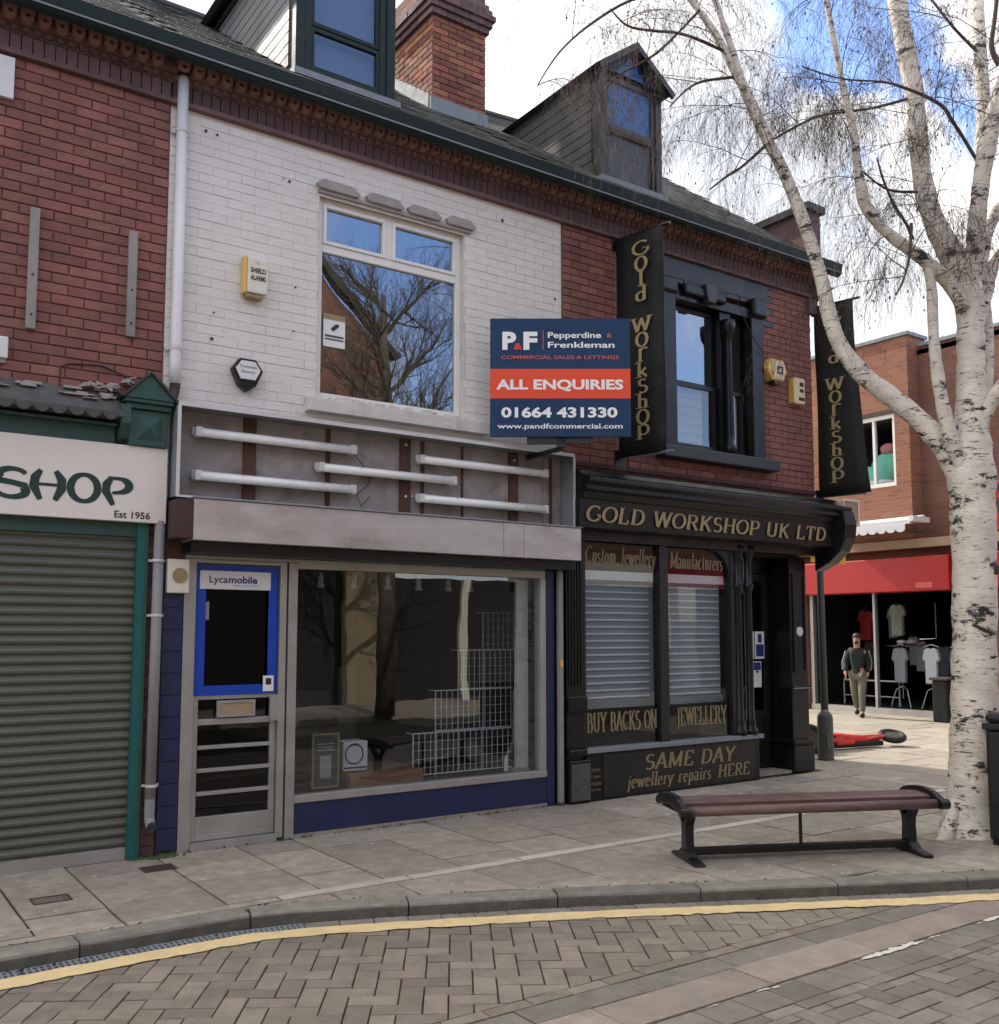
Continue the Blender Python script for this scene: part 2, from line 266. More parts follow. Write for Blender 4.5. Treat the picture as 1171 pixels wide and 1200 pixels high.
def obj(name,mb,mt,parent=None,smooth=False,bevel=0,stuff=False,label=None):
    xs=[v[0] for v in mb.v]; ys=[v[1] for v in mb.v]; zs=[v[2] for v in mb.v]; org=Vector(((min(xs)+max(xs))/2,(min(ys)+max(ys))/2,min(zs)))
    o=bpy.data.objects.new(name,mesh(name,mb,mt,org,smooth)); C.objects.link(o)
    if parent: o.parent=parent; o.location=org-WL[parent]
    else: o.location=org
    WL[o]=org
    if bevel: bv=o.modifiers.new('bevel','BEVEL'); bv.width=bevel; bv.segments=2; bv.limit_method='ANGLE'
    if stuff: o['kind']='stuff'
    if label: o['label']=label
    return o
def inst(name,me,loc,parent,scale=(1,1,1),rot=(0,0,0)):
    o=bpy.data.objects.new(name,me); C.objects.link(o); o.parent=parent; o.location=Vector(loc)-WL[parent]; o.scale=scale; o.rotation_euler=rot; return o
def thing(name,label,cat,loc=(0,0,0),rotz=0,group=None,local=False):
    o=bpy.data.objects.new(name,None); o.empty_display_size=.2; C.objects.link(o); o.location=loc; o.rotation_euler=(0,0,rotz); WL[o]=Vector((0,0,0)) if (rotz or local) else Vector(loc)
    tag(o,label,cat,group); return o
def tag(o,label,cat,group=None):
    o['label']=label; o['category']=cat
    if group: o['group']=group
    return o
def struct(o): o['kind']='structure'; return o
def text(name,s_,mt,parent,x,y,z,h,width=None,thick=.002,rot=(PI/2,0,0),offset=0,shear=0,align='LEFT'):
    cu=bpy.data.curves.new(name,'FONT'); cu.body=s_; cu.size=1; cu.offset=offset; cu.shear=shear; cu.extrude=0; cu.resolution_u=3
    t_=bpy.data.objects.new(name,cu); C.objects.link(t_); dg=bpy.context.evaluated_depsgraph_get(); me=bpy.data.meshes.new_from_object(t_.evaluated_get(dg)); bpy.data.objects.remove(t_)
    xs=[v.co.x for v in me.vertices]; ys=[v.co.y for v in me.vertices]; x0,x1=min(xs),max(xs); ymin=min(ys); capy=.729
    sy=h/capy; sxx=(width/(x1-x0)) if width else sy
    for v in me.vertices:
        xx=(v.co.x-x0)*sxx
        if align=='C': xx-= (x1-x0)*sxx/2
        v.co=(xx,v.co.y*sy,0)
    me.materials.clear(); me.materials.append(M[mt]); o=bpy.data.objects.new(name,me); C.objects.link(o); o.rotation_euler=rot
    o.location=Vector((x,y,z))-(WL[parent] if parent else Vector((0,0,0)))
    if parent: o.parent=parent
    return o
# serif stroke alphabet; every glyph: (advance, strokes, serifs(x,y)) in cap height units
def A(cx,cy,rx,ry,a0,a1,n=14): return [(cx+rx*math.cos(R(a0+(a1-a0)*i/n)),cy+ry*math.sin(R(a0+(a1-a0)*i/n))) for i in range(n+1)]
G={
'G':(.82,[A(.42,.5,.36,.46,45,360-30)+[(.72,.22),(.72,.42)]],[(.66,.42)]),'O':(.84,[A(.42,.5,.36,.46,0,360,24)],[]),
'L':(.68,[[(.16,1),(.16,0)],[(.1,.03),(.6,.03),(.6,.24)]],[(.16,1),(.16,0)]),'D':(.82,[[(.16,1),(.16,0)],[(.16,.96)]+A(.36,.5,.36,.46,90,-90)+[(.16,.04)]],[(.16,1),(.16,0)]),
'W':(1.1,[[(.06,1),(.32,.02)],[(.32,.02),(.55,.95)],[(.55,.95),(.78,.02)],[(.78,.02),(1.02,1)]],[(.08,1),(.54,.98),(1.02,1)]),
'R':(.8,[[(.16,1),(.16,0)],[(.16,.96)]+A(.38,.73,.24,.23,90,-90)+[(.16,.5)],[(.4,.5),(.7,.0)]],[(.16,1),(.16,0),(.7,0)]),
'K':(.82,[[(.16,1),(.16,0)],[(.66,1),(.2,.42)],[(.34,.58),(.7,0)]],[(.16,1),(.16,0),(.64,1),(.7,0)]),
'S':(.64,[A(.32,.735,.23,.225,40,250,10)+A(.32,.26,.25,.235,90-10,-140,12)],[]),'H':(.86,[[(.16,1),(.16,0)],[(.7,1),(.7,0)],[(.16,.52),(.7,.52)]],[(.16,1),(.16,0),(.7,1),(.7,0)]),
'P':(.72,[[(.16,1),(.16,0)],[(.16,.96)]+A(.38,.71,.25,.25,90,-90)+[(.16,.46)]],[(.16,1),(.16,0)]),'U':(.84,[[(.15,1),(.15,.3)]+A(.41,.3,.26,.27,180,360)+[(.67,.3),(.67,1)]],[(.15,1),(.67,1)]),
'T':(.74,[[(.37,1),(.37,0)],[(.05,.8),(.05,.97),(.69,.97),(.69,.8)]],[(.37,0)]),'Y':(.78,[[(.06,1),(.39,.46)],[(.72,1),(.39,.46)],[(.39,.48),(.39,0)]],[(.08,1),(.7,1),(.39,0)]),
'B':(.74,[[(.16,1),(.16,0)],[(.16,.96)]+A(.36,.74,.21,.22,90,-90)+[(.16,.52)],[(.3,.52)]+A(.38,.28,.25,.25,90,-90)+[(.16,.03)]],[(.16,1),(.16,0)]),
'C':(.76,[A(.42,.5,.36,.46,48,312)],[]),'N':(.86,[[(.15,1),(.15,0)],[(.13,1),(.71,0)],[(.71,1),(.71,0)]],[(.13,1),(.15,0),(.71,1)]),
'J':(.5,[[(.34,1),(.34,.1),(.28,-.08),(.16,-.14),(.05,-.06)]],[(.34,1)]),'E':(.7,[[(.16,1),(.16,0)],[(.1,.97),(.6,.97),(.6,.78)],[(.16,.52),(.46,.52)],[(.1,.03),(.64,.03),(.64,.24)]],[(.16,1),(.16,0)]),
'A':(.8,[[(.06,0),(.38,1)],[(.38,1),(.72,0)],[(.18,.34),(.58,.34)]],[(.08,0),(.7,0)]),'M':(1.0,[[(.14,1),(.14,0)],[(.14,1),(.48,.08)],[(.48,.08),(.84,1)],[(.84,1),(.84,0)]],[(.14,1),(.14,0),(.84,1),(.84,0)]),
'a':(.5,[A(.22,.42,.15,.2,150,20,6)+[(.36,.4),(.36,.05),(.46,.0)],A(.21,.16,.15,.16,60,330,10)],[]),'c':(.46,[A(.25,.3,.19,.3,50,310)],[]),
'd':(.54,[[(.4,1),(.4,0)],A(.24,.3,.18,.3,20,340,14)],[(.36,1)]),'e':(.48,[[(.08,.34),(.42,.34)]+A(.25,.3,.18,.3,10,310)],[]),'f':(.36,[[(.38,.96)]+A(.28,.82,.1,.15,90,180,5)+[(.18,0)],[(.05,.6),(.34,.6)]],[(.18,0)]),
'h':(.56,[[(.14,1),(.14,0)],A(.28,.42,.14,.18,180,0,8)+[(.42,0)]],[(.12,1),(.14,0),(.42,0)]),'i':(.28,[[(.14,.6),(.14,0)],[(.14,.88),(.14,.78)]],[(.12,.6),(.14,0)]),
'j':(.28,[[(.16,.6),(.16,-.14),(.04,-.26)],[(.16,.88),(.16,.78)]],[]),'k':(.56,[[(.14,1),(.14,0)],[(.44,.6),(.16,.26)],[(.24,.36),(.48,0)]],[(.12,1),(.14,0)]),'l':(.28,[[(.14,1),(.14,0)]],[(.12,1),(.14,0)]),
'm':(.84,[[(.14,.6),(.14,0)],A(.27,.42,.13,.18,180,0,7)+[(.4,0)],A(.54,.42,.14,.18,180,0,7)+[(.68,0)]],[(.14,0),(.4,0),(.68,0)]),'n':(.56,[[(.14,.6),(.14,0)],A(.28,.42,.14,.18,180,0,8)+[(.42,0)]],[(.14,0),(.42,0)]),
'o':(.52,[A(.26,.3,.19,.3,0,360,18)],[]),'p':(.54,[[(.14,.6),(.14,-.28)],A(.29,.3,.18,.3,160,-160,14)],[(.14,-.28)]),'r':(.42,[[(.14,.6),(.14,0)],A(.3,.4,.16,.19,170,50,6)],[(.14,0)]),
's':(.42,[A(.22,.44,.13,.14,40,250,7)+A(.21,.15,.15,.15,80,-140,8)],[]),'t':(.36,[[(.16,.8),(.16,.1),(.24,.0),(.34,.06)],[(.04,.6),(.32,.6)]],[]),'u':(.56,[[(.14,.6),(.14,.18)]+A(.28,.18,.14,.17,180,360,8)+[(.42,.6)],[(.42,.2),(.42,0)]],[(.12,.6)]),
'w':(.74,[[(.06,.6),(.2,0)],[(.2,0),(.36,.56)],[(.36,.56),(.5,0)],[(.5,0),(.66,.6)]],[(.08,.6),(.66,.6)]),'y':(.52,[[(.06,.6),(.26,.02)],[(.46,.6),(.2,-.2),(.06,-.24)]],[(.06,.6),(.46,.6)]),
}
BR={'S':(.95,[A(.48,.74,.40,.22,20,200,12)+[(.14,.55),(.5,.5),(.86,.42)]+A(.46,.24,.42,.22,25,-160,12)],[]),'H':(1.05,[[(.30,1),(.14,.75),(.10,.45),(.30,.0)],[(.74,1),(.93,.7),(.93,.4),(.74,0)],[(.12,.52),(.92,.52)]],[]),
'O':(1.05,[A(.52,.5,.42,.46,0,360,24)],[]),'P':(.95,[[(.28,.95),(.12,.7),(.10,.45),(.34,-.02)],[(.16,.93)]+A(.44,.68,.40,.25,70,-75,10)+[(.3,.4)]],[])}
def serif(name,s_,mt,parent,x,y,z,h,width,shear=0,T=.17,t0=.05,vert=False,glyphs=G,face=None,jag=False):
    """flat lettering on the plane through (x,y,z); face=(u,v) unit axes"""
    u,v=face or (Vector((1,0,0)),Vector((0,0,1))); nrm=u.cross(v); mb=MB(); pen=0; k=0; adv=[]
    tot=sum((.42 if c==' ' else glyphs[c][0])+.05 for c in s_); sxx=1 if vert else width/(tot*h); o=Vector((x,y,z))
    n_=len(s_)
    for idx,c in enumerate(s_):
        if c==' ': pen+=.47; continue
        gadv,strokes,ser=glyphs[c]
        def P(px,py):
            if vert: return ((px-gadv/2)*h*width*(1.0 if c in 'Gdlkh' else 1.25), ((py if c in 'Gdlkh' else (py*1.55 if c!='p' else (py+.28)*1.1))*h-idx*vert))
            return ((pen+px+shear*py)*h*sxx, py*h)
        for st in strokes:
            q=[P(*p) for p in st]; k+=1; vs=[];fs=[]; dz=nrm*(.0006*(k%5)+.001); m_=len(q); closed=(Vector(q[0])-Vector(q[-1])).length<.02*h
            for i in range(m_):
                a_=q[i-1] if i>0 else (q[-2] if closed else q[0]); b_=q[i+1] if i<m_-1 else (q[1] if closed else q[-1])
                dx,dy=b_[0]-a_[0],b_[1]-a_[1]; ln=math.hypot(dx,dy) or 1; wd=h*(t0+(T-t0)*abs(dy/ln)**1.3)/2
                if jag: wd*= (.55+.6*min(1,4*min(i,m_-1-i)/m_+.2)) if not closed else 1
                if not vert: wd*=min(1.3,max(.6,sxx)) 
                nx,ny=-dy/ln*wd,dx/ln*wd
                for sg_ in (1,-1): vs.append(o+u*(q[i][0]+nx*sg_)+v*(q[i][1]+ny*sg_)+dz)
            for i in range(m_-1): fs.append((2*i,2*i+1,2*i+3,2*i+2))
            mb.add(vs,fs)
        for (a_,b_) in ser:
            px,py=P(a_,b_); k+=1; dz=nrm*(.0006*(k%5)+.0042); sw=h*.16*(min(1.2,max(.6,sxx)) if not vert else width); sh=h*.022; 
            mb.add([o+u*(px+e*sw)+v*(py+f*sh+(-sh if b_>.5 else sh))+dz for e,f in ((-1,-1),(1,-1),(1,1),(-1,1))],[(0,1,2,3)])
        pen+=gadv+.05
    return obj(name,mb,mt,parent)
def chamfered(name,mt,sx=1,sy=1,sz=1,c=.03):
    """brick piece, front faces -Y"""
    x,y,z=sx/2,sy,sz/2; e=c*sz
    vs=[(-x,0,-z),(x,0,-z),(x,0,z),(-x,0,z),(-x,-y+e,-z),(x,-y+e,-z),(x,-y+e,z),(-x,-y+e,z),(-x+e,-y,-z+e),(x-e,-y,-z+e),(x-e,-y,z-e),(-x+e,-y,z-e)]
    fs=[(0,3,2,1),(0,1,5,4),(1,2,6,5),(2,3,7,6),(3,0,4,7),(4,5,9,8),(5,6,10,9),(6,7,11,10),(7,4,8,11),(8,9,10,11)]
    mb=MB(); mb.add([(v[0],v[1],v[2]) for v in vs],[tuple(f) for f in fs]); me=mesh(name,mb,mt); return me,mb
def lay_bricks(part,region,holes,y,mtf,limit=300,joint=.01,side=None,name='brick',proud=.012,minX=None):
    """bricks of a wall facing -Y (or -X when side='x': region is (y0,y1,z0,z1), y is the x plane)"""
    x0,x1,z0,z1=region; lst=[]; j=0; z=z0
    while z+.04<z1:
        zz=min(z+.075,z1); x=x0-(.1125 if j%2 else 0)
        while x<x1-.02:
            a_,b_=max(x,x0),min(x+.225,x1); x+=.225
            segs=[(a_,b_)]
            for h in holes:
                if h[2]<(z+zz)/2<h[3]:
                    ns=[]
                    for p,q in segs:
                        if h[1]<=p or h[0]>=q: ns.append((p,q)); continue
                        if h[0]-p>.03: ns.append((p,h[0]))
                        if q-h[1]>.03: ns.append((h[1],q))
                    segs=ns
            for p,q in segs:
                if q-p>.035: lst.append(((p+q)/2,(z+zz)/2,q-p-joint,zz-z-joint))
        z+=.075; j+=1
    if side: lst.sort(key=lambda b_:(y)**2+(b_[0]+DIST)**2+(b_[1]-EYE)**2)
    else: lst.sort(key=lambda b_:b_[0]**2+(y+DIST)**2+(b_[1]-EYE)**2)
    meshes={}
    rest={}
    for i,(cx,cz,w_,h_) in enumerate(lst):
        mt=mtf(cx,cz) if callable(mtf) else mtf
        pr=proud+rnd.uniform(-.002,.003); rz=rnd.uniform(-.004,.004)
        if mt not in meshes: meshes[mt]=chamfered('brick_'+mt,mt,.215,.02,.065,.06)[0]
        if i<limit:
            o=inst(name,meshes[mt],(y,cx,cz) if side else (cx,y,cz),part,(w_/.215,pr/.02,h_/.065),(0,0,(-PI/2 if side else 0)+rz))
        else:
            r=rest.setdefault(mt,MB()); 
            if side: r.box(y-pr,y,cx-w_/2,cx+w_/2,cz-h_/2,cz+h_/2)
            else: r.box(cx-w_/2,cx+w_/2,y-pr,y,cz-h_/2,cz+h_/2)
    for mt,r in rest.items(): obj('more_bricks',r,mt,part,stuff=True)
# ================= GROUND
def poly_sheet(name,poly,z,mt,parent=None,th=0):
    mb=MB(); n=len(poly); mb.add([(p[0],p[1],z) for p in poly],[tuple(range(n))]); return obj(name,mb,mt,parent)
ROAD=-.075
KERB=[(-6,-1.84),(.84,-1.83),(1.22,-1.82),(1.68,-1.81),(2.12,-1.82),(2.5,-1.93),(3.01,-2.14),(3.81,-2.49),(4.23,-2.70),(4.76,-2.97),(5.17,-3.17),(5.72,-3.45),(6.51,-3.82),(7.6,-4.3),(12,-5.9),(30,-12)]
gr=struct(obj('ground',MB().box(-60,120,-70,120,-.6,-.13),'soil'))
road=MB().box(-30,60,-9.6,-1,-.125,ROAD-.012); road=struct(obj('road',road,'slab_joint'))
# pavement base: kerb outline back to the buildings
pav=MB(); 
for (a_,b_),(c_,d_) in zip(KERB[:-1],KERB[1:]):
    pav.add([(a_,b_+.02,-.12),(c_,d_+.02,-.12),(c_,6,-.12),(a_,6,-.12),(a_,b_+.02,-.014),(c_,d_+.02,-.014),(c_,6,-.014),(a_,6,-.014)],[(0,1,5,4),(4,5,6,7),(3,7,6,2),(0,3,2,1)])
pav=struct(obj('pavement',pav,'slab_joint'))
def kerb_y(x):
    for (a_,b_),(c_,d_) in zip(KERB[:-1],KERB[1:]):
        if a_<=x<=c_: return b_+(d_-b_)*(x-a_)/(c_-a_)
    return -12
# kerb stones along the curve
kerb=struct(obj('kerb',MB().box(-6,-5,-1.9,-1.84,-.12,-.01),'kerb_stone'))
pts=[Vector((p[0],p[1],0)) for p in KERB]
cum=[0]
for a_,b_ in zip(pts[:-1],pts[1:]): cum.append(cum[-1]+(b_-a_).length)
def on(s_):
    for i in range(len(cum)-1):
        if cum[i]<=s_<=cum[i+1]: return pts[i].lerp(pts[i+1],(s_-cum[i])/(cum[i+1]-cum[i]))
    return pts[-1]
s_=cum[1]-1.9
def inset_line(s0,off): p=on(s0); d=(on(s0+.05)-on(s0-.05)).normalized(); return p-Vector((-d.y,d.x,0))*off
joints=[cum[1]-1.6,cum[1]-.65,cum[1]+.38]
while joints[-1]<cum[-1]-5: joints.append(joints[-1]+.915)
for a_,b_ in zip(joints[:-1],joints[1:]):
    n_=4; P0=[on(a_+.005+(b_-a_-.01)*i/n_) for i in range(n_+1)]; mb=MB(); vs=[]
    dz=rnd.uniform(-.003,.003)
    for i,p in enumerate(P0):
        d=(on(a_+(b_-a_)*min(1,(i+.3)/n_))-on(a_+(b_-a_)*max(0,(i-.3)/n_))).normalized(); nx=Vector((-d.y,d.x,0))
        for off,z in ((0,-.12),(.0,-.018),(.005,-.004),(.016,.002),(.16,.002),(.16,-.12)): q=p+nx*off; vs.append((q.x,q.y,z+dz if z>-.1 else z))
    fs=[(i*6+k,(i+1)*6+k,(i+1)*6+k+1,i*6+k+1) for i in range(n_) for k in range(5)]+[tuple(reversed(range(6))),tuple(n_*6+k for k in range(6))]
    mb.add(vs,fs); o=obj('kerb_block',mb,'kerb_stone',kerb); mb=MB(); vs=[]
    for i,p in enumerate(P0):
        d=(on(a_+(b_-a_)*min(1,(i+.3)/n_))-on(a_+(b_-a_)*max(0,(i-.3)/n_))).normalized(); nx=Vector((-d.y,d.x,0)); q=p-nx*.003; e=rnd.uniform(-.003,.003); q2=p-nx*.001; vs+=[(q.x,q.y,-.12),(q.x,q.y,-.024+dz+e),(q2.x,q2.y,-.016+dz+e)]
    mb.add(vs,[(i*3+k,(i+1)*3+k,(i+1)*3+k+1,i*3+k+1) for i in range(n_) for k in range(2)]); obj('kerb_shade_grime',mb,'kerb_shade_grime',kerb)  # strip over the upright kerb face, coloured darker for shade and grime
# slabs
slab_me=chamfered('slab','slab',1,1,1,.0)[0]
def slab_mesh(name,mt):
    mb=MB(); e=.012
    mb.add([(-.5,-.5,-1),(.5,-.5,-1),(.5,.5,-1),(-.5,.5,-1),(-.5,-.5,-.12),(.5,-.5,-.12),(.5,.5,-.12),(-.5,.5,-.12),(-.5+e,-.5+e,0),(.5-e,-.5+e,0),(.5-e,.5-e,0),(-.5+e,.5-e,0)],[(0,1,5,4),(1,2,6,5),(2,3,7,6),(3,0,4,7),(4,5,9,8),(5,6,10,9),(6,7,11,10),(7,4,8,11),(8,9,10,11)])
    return mesh(name,mb,mt)
SM={k:slab_mesh('piece_'+k,k) for k in ('slab','plaza_slab','paver','paver_grey','channel_stone','pale_strip','kerb_stone')}
def clip_slab(x0,x1,y0,y1,mt,parent,name='paving_slab',z=0,fn=None):
    """slab clipped to the inside of the kerb"""
    g=.0075
    x0+=g;x1-=g;y0+=g;y1-=g
    lim=lambda x:kerb_y(x)+.172
    if y1<=min(lim(x0),lim(x1))+.05 or y1<=max(lim(x0),lim(x1))-.3 and y1<=lim((x0+x1)/2): return
    if y0>=max(lim(x0),lim(x1)):
        inst(name,SM[mt],((x0+x1)/2,(y0+y1)/2,z+rnd.uniform(-.003,.002)),parent,(x1-x0,y1-y0,.02),(rnd.uniform(-.003,.003),rnd.uniform(-.003,.003),0)); return
    a_,b_=max(y0,lim(x0)),max(y0,lim(x1)); po=[(x0,min(a_,y1-.01)),(x1,min(b_,y1-.01)),(x1,y1),(x0,y1)]
    mb=MB().prism(po,'z',-.02,z); obj(name,mb,mt,parent)
# rows run across the pavement; joints away from the facade are continuous
x=-1.2; k=0
while x<9.8:
    wd=rnd.choice((.45,.6,.6,.6)); y=-.06-(k%2)*.33; y0=-.0
    clip_slab(x,x+wd,y if k%2 else -.45,.0 if x>2 else .0,'slab',pav)
    y=(y if k%2 else -.45)
    while y>-1.52:
        ln=rnd.choice((.45,.6,.75)); yy=max(y-ln,-1.55)
        if yy+1.55<.18: yy=-1.55
        clip_slab(x,x+wd,yy,y,'slab',pav); y=yy
    y=-1.66
    while y>kerb_y(x+wd)+.1:
        ln=rnd.choice((.5,.6,.9)); clip_slab(x,x+wd,y-ln,y,'slab',pav); y-=ln
    x+=wd; k+=1
x=-1.2+.9
while x<9.6:
    if x>2.35: clip_slab(x,x+.9,-1.662,-1.553,'pale_strip',pav,'edging_strip',z=.004)
    else: clip_slab(x,x+.9,-1.655,-1.555,'slab',pav)
    x+=.9
# plaza in the side street, sunlit
x=9.8; k=0
while x<18.2:
    wd=.75; y=3.6
    lo=-6.5 if x<14 else -3
    y=7.2-(k%2)*.4
    while y>lo:
        ln=.9
        clip_slab(x,x+wd,y-ln,y,'plaza_slab',pav); y-=ln
    x+=wd; k+=1
struct(obj('side_street_ground',MB().box(9.76,40,6,40,-.11,-.004),'plaza_slab'))
# threshold strip of low dirt and moss at wall foot
mb=MB()
for i in range(420):
    x=rnd.uniform(1.9,9.2); y=-rnd.uniform(0,.035)-(.04 if x<2.3 else 0); r_=rnd.uniform(.004,.016); 
    if rnd.random()<.25: x=rnd.gauss(2.12,.08); y=-rnd.uniform(.0,.12)
    mb.add([(x-r_,y-r_,.0),(x+r_,y-r_,.0),(x,y+r_,.0),(x,y,r_*1.3)],[(0,1,3),(1,2,3),(2,0,3)])
o=obj('moss',mb,'moss'); tag(o,'dark green moss and dirt along the foot of the shopfronts','moss'); o['kind']='stuff'
mb=MB(); rg=random.Random(9)
for i in range(170):
    x=rg.uniform(.6,9); y=rg.uniform(-3.3,-.2)
    if y<kerb_y(x)+.2: continue
    e=rg.uniform(.006,.017); mb.lathe((x,y,.001),[(e,0),(e*.8,.0018)],7)
o=obj('gum_spots',mb,'pale_strip'); tag(o,'small pale and dark trodden gum spots scattered over the paving slabs','gum'); o['kind']='stuff'
mb=MB()
for i in range(900):
    s0=rg.uniform(cum[1]-1,cum[-1]-8); p=inset_line(s0,rg.choice((rg.uniform(0,.02),rg.uniform(.11,.13),rg.uniform(-.16,-.19)))); z=0 if (p.y>kerb_y(p.x)) else ROAD; e=rg.uniform(.003,.011)
    mb.add([(p.x-e,p.y-e*.6,z),(p.x+e,p.y-e*.5,z),(p.x+.2*e,p.y+e,z),(p.x,p.y,z+e*.9)],[(0,1,3),(1,2,3),(2,0,3)])
o=obj('kerb_grit',mb,'soil'); tag(o,'dark grit and dirt collected along the kerb edge','grit'); o['kind']='stuff'
# drain covers
for (x,y) in ((2.02,-.4),(1.26,-.84)):
    t_=thing('drain_cover','rusty square drain cover at the foot of the grey downpipe' if x>2 else 'rusty rectangular drain cover set in the paving before the roller shutter','drain cover',(x,y,.0))
    obj('frame',MB().frame(x-.11,x+.11,-.08,.08,-.001,.004,.012) if 0 else MB().box(x-.11,x+.11,y-.085,y-.073,0,.004).box(x-.11,x+.11,y+.073,y+.085,0,.004).box(x-.11,x-.098,y-.073,y+.073,0,.004).box(x+.098,x+.11,y-.073,y+.073,0,.004),'iron',t_)
    for q in range(5): obj('bar',MB().box(x-.098,x+.098,y-.065+q*.03,y-.05+q*.03,0,.003),'iron',t_)
# ---- road pavers
def hclip(po,planes):
    for (a_,b_,c_) in planes:      # keep a*x+b*y>=c
        out=[]
        for i in range(len(po)):
            p,q=po[i-1],po[i]; dp=a_*p[0]+b_*p[1]-c_; dq=a_*q[0]+b_*q[1]-c_
            if (dp>=0)!=(dq>=0): t=dp/(dp-dq); out.append((p[0]+(q[0]-p[0])*t,p[1]+(q[1]-p[1])*t))
            if dq>=0: out.append(q)
        po=out
        if len(po)<3: return []
    return po
def herring(ang,org,planes,mt,parent,limit,xr,name='paver'):
    w_=.115; lst=[]; ca,sa=math.cos(ang),math.sin(ang)
    for i in range(-55,56):
        for j in range(-55,56):
            if (i-j)%4==0: cx,cy,hor=i+1,j+.5,True
            elif (i-j)%4==3: cx,cy,hor=i+.5,j+1,False
            else: continue
            X=org[0]+(cx*ca-cy*sa)*w_; Y=org[1]+(cx*sa+cy*ca)*w_
            if not (xr[0]<X<xr[1] and xr[2]<Y<xr[3]): continue
            hx,hy=(w_-.004,w_/2-.004) if hor else (w_/2-.004,w_-.004)
            rect=[(X+a_*ca-b_*sa,Y+a_*sa+b_*ca) for a_,b_ in ((-hx,-hy),(hx,-hy),(hx,hy),(-hx,hy))]
            pl=planes(X,Y)
            inside=all(a_*p[0]+b_*p[1]>=c_ for a_,b_,c_ in pl for p in rect)
            if inside: lst.append((X,Y,hor,None))
            else:
                po=hclip(rect,pl)
                if len(po)>2:
                    ar=abs(sum(po[k-1][0]*po[k][1]-po[k][0]*po[k-1][1] for k in range(len(po))))/2
                    if ar>.0006: lst.append((X,Y,hor,po))
    lst.sort(key=lambda q:(q[0])**2+(q[1]+DIST)**2); mb=MB()
    for i,(X,Y,hor,po) in enumerate(lst):
        a_=ang+(0 if hor else PI/2)+rnd.uniform(-.012,.012); z=ROAD+rnd.uniform(-.003,.002)
        if po:
            if i<limit: obj('cut_paver',MB().prism(po,'z',ROAD-.02,z),mt,parent)
            else: mb.prism(po,'z',ROAD-.02,z)
        elif i<limit: inst(name,SM[mt],(X,Y,z),parent,(2*w_-.008,w_-.008,.02),(rnd.uniform(-.008,.008),rnd.uniform(-.008,.008),a_))
        else:
            mb.m=Matrix.Translation((X,Y,z))@Matrix.Rotation(a_,4,'Z'); h=(w_-.004,w_/2-.004); mb.box(-h[0],h[0],-h[1],h[1],-.02,0); mb.m=None
    if mb.v: obj('more_pavers',mb,mt,parent,stuff=True)
def road_planes(X,Y):
    sl=(kerb_y(X+.15)-kerb_y(X-.15))/.3; off=.122*math.sqrt(1+sl*sl)
    return [(0,1,-3.598),(sl,-1,sl*X-kerb_y(X)+off)]
herring(YAW+R(2.5),(2.6,-3.0),road_planes,'paver',road,300,(-.7,7.2,-3.8,-1.8))
struct_side=MB().box(-3,14,-9,-4.14,-.1,ROAD-.011); road2=struct(obj('carriageway',struct_side,'slab_joint'))
herring(0,(4.2,-4.6),lambda X,Y:[(0,-1,4.424)],'paver_grey',road2,300,(1.6,8.4,-6,-4.3))
ch=struct(obj('drainage_channel',MB().box(-3,14,-4.135,-3.68,-.1,ROAD-.010),'slab_joint'))
def row(x0,x1,y0,y1,ln,mt,parent,name,z=ROAD):
    x=x0
    while x<x1:
        l_=ln*rnd.uniform(.95,1.05); inst(name,SM[mt],(x+l_/2,(y0+y1)/2,z+rnd.uniform(-.002,.002)),parent,(l_-.008,y1-y0-.008,.02)); x+=l_
row(-.5,11,-3.86,-3.69,.62,'paver_grey',ch,'channel_block'); row(-.8,11,-4.13,-3.86,.9,'channel_stone',ch,'channel_slab',z=ROAD+.002)
row(1.0,11,-4.34,-4.14,.23,'paver_grey',road2,'edge_block'); row(1.0,11,-4.42,-4.34,.23,'paver_grey',road2,'edge_block')
row(.0,6.2,-3.685,-3.60,.23,'paver',road,'edge_block')
# blocks between kerb and yellow line, drain grating on the left
gut=struct(obj('gutter_blocks',MB().box(-3,-2.9,-2,-1.9,-.1,ROAD-.01),'slab_joint')); s0=cum[1]-.9
while s0<cum[13]+1:
    ln=.2; grate=on(s0).x<2.05
    if grate: ln=.5
    q=[inset_line(s0+.003,.004),inset_line(s0+ln-.003,.004),inset_line(s0+ln-.003,.115),inset_line(s0+.003,.115)]
    if not grate: obj('gutter_block',MB().prism([(p.x,p.y) for p in reversed(q)],'z',-.1,ROAD+rnd.uniform(-.002,.002)),'paver_grey',gut)
    else:
        d=(q[1]-q[0]).normalized(); nn_=Vector((d.y,-d.x,0)); mb=MB(); 
        def quad(a0,a1,b0,b1,mb=mb,q=q,d=d,nn_=nn_): 
            c_=[q[0]+d*a0+nn_*b0,q[0]+d*a0+nn_*b1,q[0]+d*a1+nn_*b1,q[0]+d*a1+nn_*b0]; mb.prism([(p.x,p.y) for p in c_],'z',-.1,ROAD+.001)
        quad(0,ln-.01,0,.014); quad(0,ln-.01,.097,.11); quad(0,ln-.01,.05,.06)
        for i in range(16): quad(.006+i*.03,.018+i*.03,.014,.05); quad(.006+i*.03,.018+i*.03,.06,.097)
        obj('drain_grating',mb,'lead',gut)
    s0+=ln
